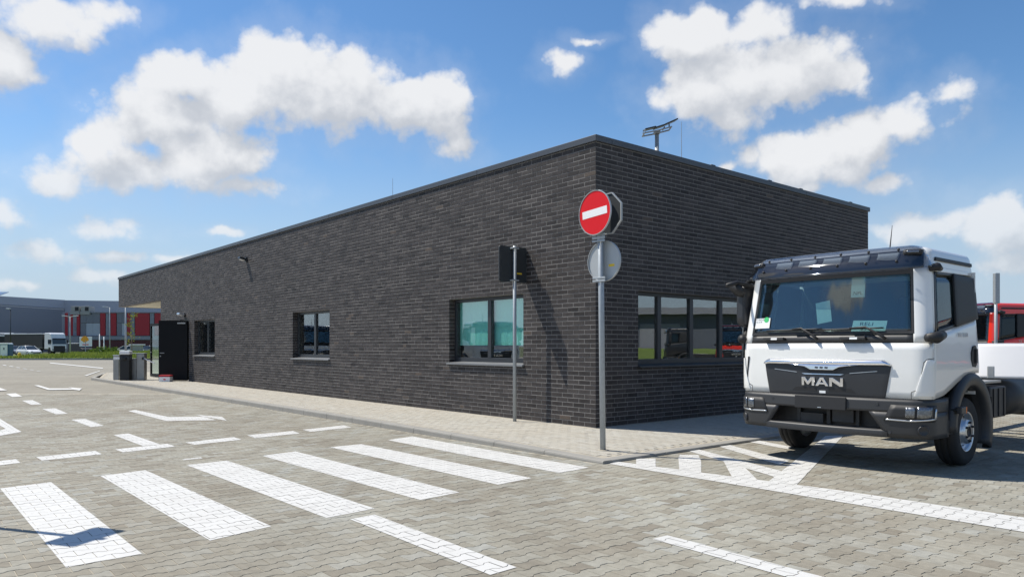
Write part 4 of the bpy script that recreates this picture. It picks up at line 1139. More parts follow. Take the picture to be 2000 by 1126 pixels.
    # --- grille
    gr = patch(SC, [(-.655,.795),(.655,.795),(.715,1.15),(-.715,1.15)], 24, 8, 0.010).build('grille', M['grille'], t, smooth=True, solid=0.03, bevel=0.004)
    ch = [(-.72,1.142),(-.715,1.165),(-.655,1.205),(.655,1.205),(.715,1.165),(.72,1.142),(.40,1.132),(.22,1.120),(.13,1.082),(-.13,1.082),(-.22,1.120),(-.40,1.132)]
    # built as two bands so that it can follow the bow of the front
    b1 = MB()
    for quad in ([(-.72,1.142),(.72,1.142),(.655,1.205),(-.655,1.205)],):
        rows = []
        for j in range(7):
            v = j/6; rows.append([tuple(SC((-.72+1.44*i/30)*(1-v*.09), 1.142+.063*v, 0.018+0.028*math.sin(math.pi*(0.15+0.8*v)))) for i in range(31)])
        b1.grid(rows)
    cb = b1.build('chrome_band', M['chrome'], gr, smooth=True, solid=0.02)
    poly_patch(SC, [(-.40,1.145),(-.20,1.120),(-.13,1.085),(.13,1.085),(.20,1.120),(.40,1.145)], 0.040, 0.02).build('chrome_plate', M['chrome'], gr, bevel=0.006)
    for c in (-.055, 0.0, .055):             # lion emblem reduced to its three dark strokes
        poly_patch(SC, [(c-.018,1.102),(c+.012,1.098),(c+.020,1.118),(c-.014,1.122)], 0.043, 0.004).build('emblem', M['ink'], gr)
    for quad in ([(-.58,1.080),(-.30,1.050),(-.30,1.056),(-.58,1.086)], [(.30,1.050),(.58,1.080),(.58,1.086),(.30,1.056)], [(-.20,1.030),(.20,1.030),(.24,1.042),(-.24,1.042)]):
        poly_patch(SC, quad, 0.016, 0.008).build('trim_line', M['silver'], gr)
    rec = patch(SC, [(-.15,1.046),(.15,1.046),(.27,1.112),(-.27,1.112)], 8, 2, 0.012).build('recess', M['black'], gr)
    for quad in ([(-.36,.842),(-.07,.842),(-.07,.885),(-.31,.885)], [(.07,.842),(.36,.842),(.31,.885),(.07,.885)]):
        poly_patch(SC, quad, 0.0125, 0.004).build('slot', M['black'], gr)
    poly_patch(SC, [(-.035,.822),(.035,.822),(.035,.85),(-.035,.85)], 0.013, 0.002).build('label', M['paper'], gr)
    # chrome letters
    def letter(strokes, y0):
        for poly in strokes:
            vs_ = [(y0+u*0.15, 0.905+v*0.095) for u, v in poly]
            n = len(vs_); a = [tuple(SC(c, z, 0.026)) for c, z in vs_] + [tuple(SC(c, z, 0.008)) for c, z in vs_]
            yield MB().add(a, [tuple(range(n)), tuple(range(n, 2*n))[::-1]] + [(i, n+i, n+(i+1) % n, (i+1) % n) for i in range(n)])
    Mst = [[(0,0),(.2,0),(.2,1),(0,1)], [(.2,1),(.2,.62),(.44,.12),(.56,.12),(.56,.40),(.28,1)], [(.8,1),(.72,1),(.44,.40),(.44,.12),(.56,.12),(.8,.62)], [(.8,0),(1,0),(1,1),(.8,1)]]
    Ast = [[(0,0),(.23,0),(.60,1),(.37,1)], [(.77,0),(1,0),(.63,1),(.40,1)], [(.23,.20),(.77,.20),(.70,.40),(.30,.40)]]
    Nst = [[(0,0),(.2,0),(.2,1),(0,1)], [(0,1),(0.02,.72),(.74,0),(1,0),(.98,.28),(.26,1)], [(.8,0),(1,0),(1,1),(.8,1)]]
    for st, y0 in ((Mst,-.235),(Ast,-.075),(Nst,.085)):
        mb = MB()
        for k, s_ in enumerate(letter(st, y0)):
            mb.add([(p[0] + k*0.0006, p[1], p[2]) for p in s_.v], s_.f)
        mb.build('letter', M['chrome'], gr, bevel=0.003)
    # --- bumper
    bp = MB()
    for quad, nu in (([(-1.5,.655),(1.5,.655),(1.5,.785),(-1.5,.785)], 40), ([(-1.5,.385),(-.70,.385),(-.52,.653),(-1.5,.653)], 16), ([(.70,.385),(1.5,.385),(1.5,.653),(.52,.653)], 16)):
        q = patch(SB, quad, nu, 5); bp.add(q.v, q.f)
    bum = bp.build('bumper', M['bumper'], t, smooth=True, solid=0.05)
    rows = [[tuple(SB(c, z, o)) for c in [-1.5+3*i/40 for i in range(41)]] for z, o in ((.783,.0),(.795,-.012),(.80,-.09))]
    MB().grid(rows).build('bumper_lip', M['bumper'], bum, smooth=True)
    rows = [[tuple(SB(c*(.70 if j < 2 else .64)/.70, z, o)) for c in [-.70+1.4*i/24 for i in range(25)]] for j, (z, o) in enumerate(((.385,.004),(.445,.012),(.462,.0),(.468,-.10)))]
    MB().grid(rows).build('step', M['bumper'], bum, smooth=True)
    MB().box(1.02, 1.03, -.75, .75, .40, .70).build('intake', M['black'], bum)
    for y in (-.36, .0, .33):
        MB().box(1.05, 1.09, y-.02, y+.02, .42, .66).build('strut', M['chassis'], bum)
    MB().box(1.08, 1.12, -.32, -.05, .47, .58).box(1.08, 1.12, .06, .30, .50, .64).build('radiator', M['chassis'], bum)
    pl = poly_patch(SB, [(-.30,.645),(.29,.645),(.29,.79),(-.30,.79)], 0.022, 0.02).build('plate_holder', M['black'], bum, bevel=0.006)
    poly_patch(SB, [(-.02,.66),(.02,.66),(.02,.668),(-.02,.668)], 0.026, 0.004).build('clip', M['silver'], pl)
    for sg in (1, -1):
        f_ = lambda quad: [(sg*c, z) for c, z in quad][::1]
        def pp(quad, off, m, name, par, solid=0.01, nu=8):
            return patch(SB, quad if sg > 0 else mirror_quad(quad), nu, 3, off).build(name, m, par, smooth=True, solid=solid)
        hl = pp([(.665,.565),(1.17,.565),(1.19,.735),(.735,.735)], 0.006, M['black'], 'headlight', bum)
        pp([(.87,.605),(.955,.605),(.96,.715),(.875,.715)], 0.014, M['lens'], 'lens', hl)
        pp([(.975,.605),(1.115,.605),(1.115,.72),(.98,.72)], 0.014, M['lens'], 'lens', hl)
        pp([(.685,.572),(.90,.566),(.90,.580),(.69,.586)], 0.012, M['silver'], 'light_strip', hl)
        pp([(.90,.566),(1.15,.585),(1.15,.603),(.90,.580)], 0.012, M['silver'], 'light_strip', hl)
        pp([(1.15,.585),(1.178,.60),(1.178,.70),(1.16,.70)], 0.012, M['silver'], 'light_strip', hl)
        p = SB(sg*1.03, .475, 0.0); n = (SB(sg*1.03, .475, 1.0) - p).normalized(); sd = Vector((-n.y, n.x, 0)); up = n.cross(sd)
        MB().lathe([(0,.004),(.040,.006),(.050,.016),(.056,.010),(.058,0)], lambda a, b, o: tuple(p + sd*a + up*b + n*o), 20).build('fog_lamp', M['grille'], bum, smooth=True)
        for c, z in ((.60,.735),(.72,.44)):
            p2 = SB(sg*c, z, 0.0)
            MB().lathe([(0,.004),(.018,.004),(.020,0)], lambda a, b, o: (p2.x+o, p2.y+a, p2.z+b), 14).build('sensor', M['grille'], bum)
        MB().tube([SB(sg*1.62, .66, -.03), SB(sg*1.62, .665, .05)], 0.02, 8).build('marker_stalk', M['black'], t)
        e = SB(sg*1.66, .665, .07); MB().cbox(e, (0.14, 0.055, 0.075)).build('side_marker', M['grille'], t, bevel=0.01)
        MB().cbox(e + Vector((-0.076, 0.004*sg, 0)), (0.016, 0.05, 0.07)).build('amber_lens', M['amber'], t, bevel=0.004)
        # step well between bumper and wheel
        mb = MB(); y0, y1 = (0.55, 1.085) if sg > 0 else (-1.085, -0.55)
        mb.box(0.52, 0.84, y0, y1-0.02*sg if sg > 0 else y1, 0.42, 0.80)
        mb.build('step_well', M['black'], t)
        mb = MB().box(0.50, 0.90, (0.95 if sg > 0 else -1.10), (1.10 if sg > 0 else -0.95), 0.40 if sg > 0 else 0.46, 0.56)
        
        if sg > 0: mb.build('step_box', M['bumper'], t, bevel=0.015)
        # wheel arch: flared band and inner liner
        n = 28; ang = [R(-26 + (181+26)*k/n) for k in range(n+1)]
        def ring(r, y, zz=0.43): return [(r*math.cos(math.pi-a)*-1*-1, sg*y, zz + r*math.sin(a)) for a in ang]
        def arc(r, y, zz=0.43):
            out = []
            for a in ang:
                x = -r*math.cos(a); z = zz + r*math.sin(a)
                out.append((-x if False else -(-r*math.cos(a))*-1, sg*y, z))
            return out
        A = [arc(0.475, 0.80), arc(0.485, 1.10), arc(0.50, 1.125), arc(0.585, 1.135), arc(0.61, 1.11), arc(0.615, 1.04)]
        MB().grid(A).build('wheel_arch', M['bumper'], t, smooth=True, solid=0.012)
        MB().grid([arc(0.48, 0.45), arc(0.48, 1.06)]).build('arch_liner', M['black'], t, smooth=True, solid=0.01)
        MB().cbox((-0.60, sg*0.98, 0.50), (0.018, 0.30, 0.52)).build('mud_flap', M['black'], t)
    # --- mirrors
    for sg in (1, -1):
        ym = 1.365 if sg > 0 else 1.175; xm = 0.93
        m_ = empty('mirror', parent=t)
        sw = 0.24 if sg > 0 else 0.15
        prof = rr(sw, 0.56, 0.05)
        a_rz = 0.10 if sg > 0 else 0.25
        mt = Matrix.Translation((xm, sg*ym, 1.87)) @ Matrix.Rotation(sg*a_rz, 4, 'Z') @ Matrix(((0,0,1),(1,0,0),(0,1,0))).to_4x4()
        if sg < 0:
            hv = MB()
            secs = [(-.09,1.0),(-.02,1.0),(.05,.96),(.085,.84),(.095,.55)]
            rows = [[tuple(mt @ Vector((u*k, v*k, w))) for u, v in prof] for w, k in secs]
            rows = [r + [r[0]] for r in rows]
            hv.grid(rows); n_ = len(prof); hv.add([rows[-1][i] for i in range(n_)], [tuple(range(n_))])
            hv.build('housing', M['grille'], m_, smooth=True)
            plate([(u*.94, v*.96) for u, v in prof], 0.004, mt @ Matrix.Translation((0, 0, -.088))).build('mirror_glass', M['chrome'], m_)
            MB().tube([SC(sg*1.14, 2.17, 0.0), SC(sg*1.16, 2.19, 0.05), (xm, sg*(ym-0.02), 2.15)], [0.045, 0.035, 0.03], 8).build('arm', M['black'], m_, smooth=True)
            MB().tube([SC(sg*1.16, 1.43, 0.02), SC(sg*1.24, 1.47, 0.06), (xm-.02, sg*(ym-0.06), 1.60)], [0.05, 0.05, 0.035], 8).build('arm', M['black'], m_, smooth=True)
        else:
            MB().tube([SC(1.12, 2.17, 0.0), SC(1.20, 2.185, 0.05), SC(1.34, 2.175, 0.03)], [0.030, 0.045, 0.030], 8).build('arm_mount', M['black'], m_, smooth=True)
        hp = MB(); e = [SC(sg*c, 1.43 + dz, 0.05) for c, dz in ((1.05,0),(1.16,.005),(1.30,.035))]
        hp.tube(e, [0.042, 0.062, 0.045], 12); hp.build('arm_foot', M['black'], m_, smooth=True)
        if sg < 0:                           # kerb mirror that curves forward from the top
            hm = MB(); hm.tube([SC(-1.12, 2.10, 0.02), Vector(SC(-1.1, 2.12, .22)), Vector(SC(-1.05, 2.05, .36))], [0.03, 0.03, 0.025], 8)
            hm.build('arm', M['black'], m_, smooth=True)
            p = Vector(SC(-1.12, 2.04, .20))
            MB().lathe([(0,.05),(.08,.04),(.115,.0),(.105,-.01),(0,-.01)], lambda a, b, o: tuple(p + Vector((o*.8+b*.15, a*1.0+o*.2, b*.75-a*.35))), 20).build('kerb_mirror', M['black'], m_, smooth=True)
    # --- interior
    MB().box(-.22, 1.0, -1.0, 1.0, .82, .90).build('floor', M['cabin'], t)
    db = MB().prism([(1.12,1.0),(1.12,1.475),(.98,1.50),(.80,1.47),(.70,1.36),(.72,1.0)], lambda x, z, y: (x, y, z), -.96, .96)
    db.build('dashboard', M['cabin'], t, bevel=0.015)
    MB().box(-.23, -.215, -1.0, 1.0, .9, 2.15).build('rear_trim', M['cabin'], t)
    for y in (-.55, .52):
        s_ = MB().cbox((.10, y, 1.22), (.5, .5, .16)).build('seat', M['seat'], t, bevel=0.05, seg=3)
        MB().cbox((-.10, y, 1.60), (.14, .50, .72), ry=-0.12).build('backrest', M['seat'], s_, bevel=0.05, seg=3)
        MB().cbox((-.13, y, 2.02), (.10, .28, .18)).build('headrest', M['seat'], s_, bevel=0.04, seg=3)
    sw_ = Vector((.62, .52, 1.47)); ax = Vector((-.5, 0, .86)).normalized(); u_ = Vector((0, 1, 0)); v_ = ax.cross(u_)
    wh = MB().lathe([(.215+.016*math.cos(2*math.pi*k/8), .016*math.sin(2*math.pi*k/8)) for k in range(9)], lambda a, b, o: tuple(sw_ + u_*a + v_*b + ax*o), 32)
    wh.tube([sw_ - u_*.21, sw_ + u_*.21], .018, 6); wh.tube([sw_, sw_ - ax*.3], .035, 8); wh.build('steering_wheel', M['black'], t, smooth=True)
    # --- wheels
    def wheel(x, y, sg, m_rim, dual=False):
        r_ = 0.388
        place = lambda a, b, o: (x + a, y + sg*o, r_ + b)
        prof = [(.225,-.11),(.30,-.118),(.355,-.112),(.380,-.085),(.388,-.055),(.388,-.04),(.380,-.038),(.380,-.03),(.388,-.028),(.388,.028),(.380,.03),(.380,.038),(.388,.04),(.388,.055),(.380,.085),(.355,.112),(.30,.118),(.225,.11)]
        w = MB().lathe(prof, place, 48).build('wheel', M['tyre'], t, smooth=True)
        rim_ = [(.232,-.11),(.235,.106),(.222,.110),(.205,.085),(.190,.030),(.165,.045),(.140,.10),(.132,.128),(.062,.130)]
        MB().lathe(rim_, place, 40).build('rim', m_rim, w, smooth=True)
        MB().lathe([(.060,.131),(.058,.134),(.050,.122),(0,.120)], place, 24).build('hub', M['black'], w, smooth=True)
        mb = MB(); mh = MB()
        for k in range(6):
            a = 2*math.pi*(k+.5)/6; cx0, cz0 = .104*math.cos(a), .104*math.sin(a)
            mb.lathe([(0,.026),(.013,.024),(.016,0)], lambda p, q, o: place(cx0+p, cz0+q, .129+o), 6)
        for k in range(6):
            a = 2*math.pi*k/6; cx0, cz0 = .180*math.cos(a), .180*math.sin(a)
            mh.lathe([(0,.003),(.020,.003),(.021,-.01)], lambda p, q, o: place(cx0+p*.8, cz0+q, .043+o), 10)
        mb.build('nuts', M['chassis'], w); mh.build('holes', M['black'], w)
    for sg in (1, -1): wheel(0, sg*0.955, sg, M['silver'])
    MB().tube([(0, -.95, .388), (0, .95, .388)], .06, 10).build('axle', M['chassis'], t)
    # --- chassis
    ch = MB()
    for y in (-.40, .40): ch.box(-6.2, 1.0, y-.04, y+.04, .70, .92)
    ch.build('frame_rail', M['chassis'], t)
    for x in (-.6, -1.5, -2.4, -3.3, -4.2, -5.2, -6.15): MB().box(x-.04, x+.04, -.36, .36, .74, .88).build('cross_member', M['chassis'], t)
    if rear:
        for sg in (1, -1):
            for o_ in (0.0, ): wheel(-3.9, sg*0.90, sg, M['silver'])
            MB().grid([[(-3.9 - .52*math.cos(R(a)), sg*y, .42 + .52*math.sin(R(a))) for a in range(10, 171, 10)] for y in (.70, 1.06)]).build('mudguard', M['black'], t, smooth=True, solid=0.01)
        MB().tube([(-3.9, -.9, .388), (-3.9, .9, .388)], .08, 10).build('axle', M['chassis'], t)
    bb = MB().box(-1.35, -.78, .52, 1.06, .48, .86).build('battery_box', M['chassis'], t, bevel=0.02)
    MB().box(-.775, -.765, .90, 1.0, .66, .78).build('amber_lens', M['amber'], t)
    for x in (-1.25, -1.06, -.88): MB().box(x-.012, x+.012, 1.06, 1.072, .50, .84).build('strap', M['black'], bb)
    MB().tube([(-1.7, .75, .66), (-2.9, .75, .66)], .24, 20).build('fuel_tank', M['chassis'], t, smooth=True)
    MB().tube([(-1.5, -.75, .66), (-2.5, -.75, .66)], .22, 20).build('silencer', M['chassis'], t, smooth=True)
    MB().box(-1.3, -.45, .45, 1.02, .90, .93).build('catwalk', M['steel'], t, bevel=0.006)
    MB().tube([(-.9, .6, .60), (-1.4, .3, .38), (-2.0, .1, .34), (-2.9, -.1, .40)], .035, 8).build('air_hose', M['black'], t, smooth=True)
    MB().tube([(.2, .3, 2.45), (.12, .3, 2.80)], [.010, .003], 6).build('aerial', M['black'], t)
    # papers behind the windscreen
    return t
trk = make_truck()
TX, TY = 4.46, 9.175
trk.location = (TX, TY, 0); trk.rotation_euler = (0, 0, TH + math.pi)
tag(trk, 'new white lorry cab and chassis with a black grille and dark bumper, nearest the camera', 'truck', 'trucks parked in the yard')
white_of = trk
plain = copy_tree  # alias kept for readability
others = []
def other_truck(X, Y, rz, label, swap):
    c = copy_tree(trk, None, swap); c.location = (X, Y, 0); c.rotation_euler = (0, 0, rz); tag(c, label, 'truck', 'trucks parked in the yard'); return c
red = {'truck_white_paint': M['truckred']}; dark = {'truck_white_paint': M['truckdark']}
other_truck(12.49, 19.27, TH + math.pi - .44, 'bright red lorry cab behind the post, nearer of the two red ones', red)
other_truck(12.6, 23.4, TH + math.pi - .44, 'second red lorry, its roof just showing behind the nearer red cab', red)
other_truck(34.0, 15.0, R(-90), 'dark lorry beyond the right edge, mirrored in the wide window', dark)
other_truck(29.5, 17.6, R(200), 'red lorry beyond the right edge, mirrored in the wide window', red)
other_truck(-19.5, 17.6, TH + math.pi + 1.9, 'white lorry beyond the left edge, mirrored in the near window', {})
other_truck(-23.8, 27.6, R(-25), 'white lorry beyond the left edge, mirrored in the middle window of the long wall', {})
# things only the near truck carries: papers, stickers
def local_quad(c, z, off, w, h, roll, m, name, lean=0.0):
    p = SC(c, z, off); e = 1e-3
    r = (SC(c+e, z, off)-SC(c-e, z, off)).normalized(); u = (SC(c, z+e, off)-SC(c, z-e, off)).normalized()
    r2 = r*math.cos(roll)+u*math.sin(roll); u2 = -r*math.sin(roll)+u*math.cos(roll); n = r.cross(u)
    u2 = (u2*math.cos(lean) - n*math.sin(lean)).normalized()
    q = [p - r2*w/2 - u2*h/2, p + r2*w/2 - u2*h/2, p + r2*w/2 + u2*h/2, p - r2*w/2 + u2*h/2]
    b_ = [v - n*0.0012 for v in q]
    o = MB().add([tuple(v) for v in q + b_], [(0,1,2,3),(7,6,5,4),(0,4,5,1),(1,5,6,2),(2,6,7,3),(3,7,4,0)]).build(name, m, trk)
    mt = Matrix((r2, u2, r2.cross(u2))).transposed().to_4x4(); mt.translation = p
    return o, mt
def write(body, size, mt, du, dv, m, par, sx=1.0):
    o = text(body, size, (0,0,0), (0,0,0), m, par, extrude=0.0003)
    o.matrix_local = mt @ Matrix.Translation((du, dv, 0.0012)) @ Matrix.Diagonal((sx, 1, 1, 1)); return o
lb, mt = local_quad(-.80, 1.63, 0.006, .205, .125, 0.02, M['paper'], 'paper_label')
write('RG 0012-25', .026, mt, -.045, .045, M['ink'], lb); write('NL-N 79', .024, mt, -.055, .015, M['ink'], lb)
dot = MB().lathe([(0,.0022),(.034,.0022),(.034,.001)], lambda a, b, o: tuple(mt @ Vector((a+.05, b+.042, o))), 20); dot.build('green_dot', M['green'], lb)
lb, mt = local_quad(.46, 1.575, -.07, .36, .16, -0.03, M['paper'], 'paper_note', 0.35)
write('RELI', .062, mt, -.03, .035, M['ink'], lb, 1.3); write('25', .055, mt, -.05, -.03, M['ink'], lb, 1.3)
lb, mt = local_quad(-.05, 1.75, -.05, .17, .25, 0.18, M['paper'], 'paper_note')
lb, mt = local_quad(.34, 2.02, -.04, .15, .24, 0.0, M['paper'], 'paper_note')
write('NPL', .058, mt, 0, -.075, M['ink'], lb)
# a white moulded fairing lying across the chassis behind the cab
fx = empty('roof_fairing', (TX, TY, 0), TH + math.pi, label='big white moulded fairing lying behind the white cab', category='fairing')
rows = []
for j in range(15):
    v = j/14
    r = []
    for i in range(21):
        u = i/20; y = -0.9 + 2.15*u
        x = -1.50 - 0.26*v - 0.10*(2*u-1)**2 - 0.9*max(0, u-.72)**1.3
        z = 0.945 + 0.43*v - 0.10*max(0, v-.75)*0
        r.append((x, y, z))
    rows.append(r)
top = [[(p[0]-0.05*k*k*4-0.10*k, p[1], p[2]+0.02*math.sin(k)) for p in rows[-1]] for k in (0.2, 0.6, 1.2, 2.2)]
MB().grid(rows + top).build('shell', M['fairing'], fx, smooth=True, solid=0.02)
MB().cbox((-1.45, .86, 1.02), (0.03, 0.08, 0.16), rz=.3).build('bracket', M['signgrey'], fx, bevel=0.01)
# ------------------------------------------------------------------ small things by the door
X, Y = G(236, 742, 0.1); s1 = site(X, Y)
def at_walk(px, py, z=0.1): return G(px, py, z)
X, Y = at_walk(324, 744.5)
t = empty('carton', (X, Y, 0.1), 0.05, label='small white carton with a red lid at the foot of the black door', category='box')
MB().box(-.19, .19, -.14, .14, 0, .17).build('box', M['white'], t, bevel=0.006)
MB().box(-.195, .195, -.145, .145, .17, .235).build('lid', mat('carton_red', (.42, .02, .03), .7), t, bevel=0.006)
MB().box(-.03, .05, -.1425, -.141, .06, .10).build('print', M['red'], t)
X, Y = at_walk(229, 741)
t = empty('steel_pillar', (X, Y, 0.1), 0.1, label='slim pale steel pillar left of the barrier cabinet', category='pillar')
MB().box(-.10, .10, -.12, .12, 0, .90).build('body', M['steel'], t, bevel=0.01)
MB().box(-.11, .11, -.13, .13, .90, .93).build('cap', M['silver'], t, bevel=0.006)
X, Y = at_walk(246, 742)
t = empty('barrier', (X, Y, 0.1), 0.15, label='black barrier cabinet with a pale cap and a short white boom', category='barrier')
MB().box(-.16, .16, -.15, .15, 0, .74).build('cabinet', M['black'], t, bevel=0.012)
MB().box(-.17, .17, -.16, .16, .74, .88).build('head', M['grille'], t, bevel=0.012)
MB().box(-.18, .18, -.17, .17, .95, 1.08).build('cap', M['white'], t, bevel=0.03)
MB().box(-.16, .16, -.15, .15, .88, .95).build('collar', M['black'], t)
MB().box(-.50, .04, .17, .23, .76, .84).build('boom', M['white'], t, bevel=0.01)
MB().cbox((0.0, -.18, .80), (.14, .06, .10)).build('pivot', M['black'], t, bevel=0.015)
X, Y = at_walk(270, 741)
t = empty('turnstile', (X, Y, 0.1), 0.2, label='brushed steel turnstile cabinet with a short arm beside the barrier', category='turnstile')
MB().box(-.02, .26, -.18, .18, 0, .98).build('cabinet', M['steel'], t, bevel=0.02)
MB().box(-.27, -.03, -.10, .25, 0, .80).build('cabinet', M['steel'], t, bevel=0.015)
MB().box(-.28, .27, -.19, .26, .98, 1.0).build('top', M['galv'], t, bevel=0.006)
MB().tube([(.24, -.2, .80), (.64, -.26, .62)], .018, 8).build('arm', M['chrome'], t)
MB().cbox((.22, -.19, .80), (.08, .05, .10)).build('hub', M['black'], t, bevel=0.015)

# ------------------------------------------------------------------ far side of the yard
# kerb and grass bank
gk = MB()
kp = [PX(-260, 0, 74.6), PX(20, 0, 74.5), PX(325, 0, 77.5)]
for (a, b) in ((kp[0], kp[1]), (kp[1], kp[2])):
    dx, dy = b[0]-a[0], b[1]-a[1]; L_ = math.hypot(dx, dy); n = int(L_/1.0)
    for k in range(n):
        x0, y0 = a[0]+dx*k/n, a[1]+dy*k/n; p = MB().box(0.01, L_/n-.01, 0, .15, -.05, .14)
        ca, sa = dx/L_, dy/L_; gk.add([(x0+v[0]*ca-v[1]*sa, y0+v[0]*sa+v[1]*ca, v[2]) for v in p.v], p.f)
fk = tag(gk.build('kerb', M['concrete']), kind='structure')
M['soil'] = mat('bank_soil', (0.12, 0.095, 0.06), .95, var=.3, scale=.8)
def bank_z(X, Y):
    e = min(1, max(0, (Y-74.9)/9)) * min(1, max(0, (X+53.0)/6))
    return 0.12 + e*(0.55 + 0.18*math.sin(X*.21+1)+.1*math.sin(X*.53+Y*.2)) 
rows = [[(X_, Y_, bank_z(X_, Y_)) for X_ in np.linspace(-80, 15, 90)] for Y_ in np.linspace(74.9, 104, 16)]
rows = [[(p[0], p[1] + max(0, (p[0]+50)/17*2.8) if True else p[1], p[2]) for p in r] for r in rows]
lawn = tag(MB().grid(rows).build('grass_bank', mat('bank_turf', (0.13, 0.18, 0.035), .95, var=.35, scale=1.2), smooth=True), kind='structure')
gr_ = np.random.RandomState(4)
NB = 26000
bx = gr_.uniform(-54, -14, NB); by = 75.2 + gr_.beta(1, 1.6, NB)*20; off_ = np.maximum(0, (bx+50)/17*2.8)
bz = np.array([bank_z(x_, y_) for x_, y_ in zip(bx, by)]); by = by + off_
clump = 0.5+0.5*np.sin(bx*.9+by*.3)*np.sin(by*.7+bx*.23)
hgt = gr_.uniform(.14, .34, NB)*(0.7+.9*clump); wd = gr_.uniform(.035, .085, NB); an = gr_.uniform(0, 6.28, NB); ln = gr_.uniform(-.18, .18, (NB, 2))
V = np.zeros((NB, 3, 3))
V[:,0] = np.stack([bx-np.cos(an)*wd, by-np.sin(an)*wd, bz-.03], 1); V[:,1] = np.stack([bx+np.cos(an)*wd, by+np.sin(an)*wd, bz-.03], 1); V[:,2] = np.stack([bx+ln[:,0], by+ln[:,1], bz+hgt], 1)
def tri_stuff(name, V, tone, m):
    n = len(V); me = bpy.data.meshes.new(name); me.vertices.add(n*3); me.vertices.foreach_set('co', V.astype(np.float32).ravel())
    me.loops.add(n*3); me.loops.foreach_set('vertex_index', np.arange(n*3, dtype=np.int32)); me.polygons.add(n); me.polygons.foreach_set('loop_start', np.arange(0, n*3, 3, dtype=np.int32))
    me.update(calc_edges=True); me.shade_flat(); at = me.attributes.new('tone', 'FLOAT', 'FACE'); at.data.foreach_set('value', tone.astype(np.float32)); me.materials.append(m)
    o = bpy.data.objects.new(name, me); col.objects.link(o); return o
def leaf_mat(name, stops, trans=0.3):
    m, nt, b = shade(name); N, L = nt.nodes, nt.links
    at = N.new('ShaderNodeAttribute'); at.attribute_type = 'GEOMETRY'; at.attribute_name = 'tone'
    cr = N.new('ShaderNodeValToRGB'); els = cr.color_ramp.elements
    while len(els) < len(stops): els.new(.5)
    for e, (p, c) in zip(els, stops): e.position = p; e.color = (*c, 1)
    L.new(at.outputs['Fac'], cr.inputs[0]); L.new(cr.outputs[0], b.inputs['Base Color']); b.inputs['Roughness'].default_value = .7; b.inputs['Specular IOR Level'].default_value = .25
    tl = N.new('ShaderNodeBsdfTranslucent'); L.new(cr.outputs[0], tl.inputs[0]); x = N.new('ShaderNodeMixShader'); x.inputs[0].default_value = trans
    L.new(b.outputs[0], x.inputs[1]); L.new(tl.outputs[0], x.inputs[2]); L.new(x.outputs[0], N['Material Output'].inputs['Surface']); return m
M['grass'] = leaf_mat('grass_blade', [(0, (.10,.14,.02)), (.5, (.20,.26,.04)), (1, (.33,.35,.09))])
tag(tri_stuff('grass', V, np.clip(gr_.normal(.5, .25, NB)*.6+clump*.4, 0, 1), M['grass']), kind='stuff')

# the big hall, grey cladding in horizontal bands, with a red and grey office front
M['clad'] = mat('grey_cladding', (0.42, 0.425, 0.48), .6, var=.06, scale=.15)
M['clad3'] = mat('low_hall_cladding', (0.105, 0.115, 0.15), .6, var=.06, scale=.15)
M['clad2'] = mat('dark_grey_cladding', (0.24, 0.245, 0.285), .6, var=.05, scale=.15)
M['officegrey'] = mat('office_grey_panel', (0.23, 0.245, 0.28), .55, var=.08, scale=.4)
M['officered'] = mat('office_red_panel', (0.37, 0.016, 0.026), .5, var=.06, scale=.3)
M['officedark'] = mat('office_dark_red', (0.085, 0.018, 0.022), .6, var=.1, scale=.3)
M['officeglass'] = mat('office_window_glass', (0.085, 0.11, 0.15), .12, 0, .8, var=.25, scale=.12)
M['officepale'] = mat('office_pale_blind', (0.42, 0.45, 0.50), .5, var=.12, scale=.3)
hall = empty('warehouse', PX(126, 676, 180)[:2] + (0,), label='long grey clad warehouse behind the parked lorries at the far left', category='warehouse')
hx, hy = hall.location.x, hall.location.y
def H(px, py, Y): p = PX(px, py, Y); return (p[0]-hx, p[1]-hy, p[2])
xl, xr = PX(-420, 0, 128)[0]-hx, 0
def hall_face(a, b, za, zb, th, m, name, z0=0.0, rows_=9):
    """cladding boards one above another between two plan points"""
    for k in range(rows_):
        q = []
        for (p, zt) in ((a, za), (b, zb)):
            q.append((p, z0+(zt-z0)*k/rows_, z0+(zt-z0)*(k+1)/rows_-.03))
        d_ = Vector((b[0]-a[0], b[1]-a[1], 0)).normalized(); n_ = Vector((d_.y, -d_.x, 0))*th
        vs = []
        for o_ in (Vector((0,0,0)), n_):
            for (p, zl, zh) in q: vs += [(p[0]+o_.x, p[1]+o_.y, zl), (p[0]+o_.x, p[1]+o_.y, zh)]
        MB().add(vs, [(0,1,3,2),(4,6,7,5),(0,4,5,1),(2,3,7,6),(1,5,7,3),(0,2,6,4)]).build(name, m, hall)
A_ = H(-420, 676, 120); B_ = H(126, 676, 180); C_ = H(420, 676, 186)
hall_face((A_[0], A_[1]), (B_[0], B_[1]), 10.2, PX(0, 604, 180)[2], .12, M['clad'], 'cladding_board', rows_=12)
zs_ = PX(0, 604, 180)[2]
hall_face((A_[0]+.2, A_[1]+.2), (B_[0]+.2, B_[1]+.2), 10.2, PX(0, 604, 180)[2], .02, M['clad2'], 'wall', rows_=1)
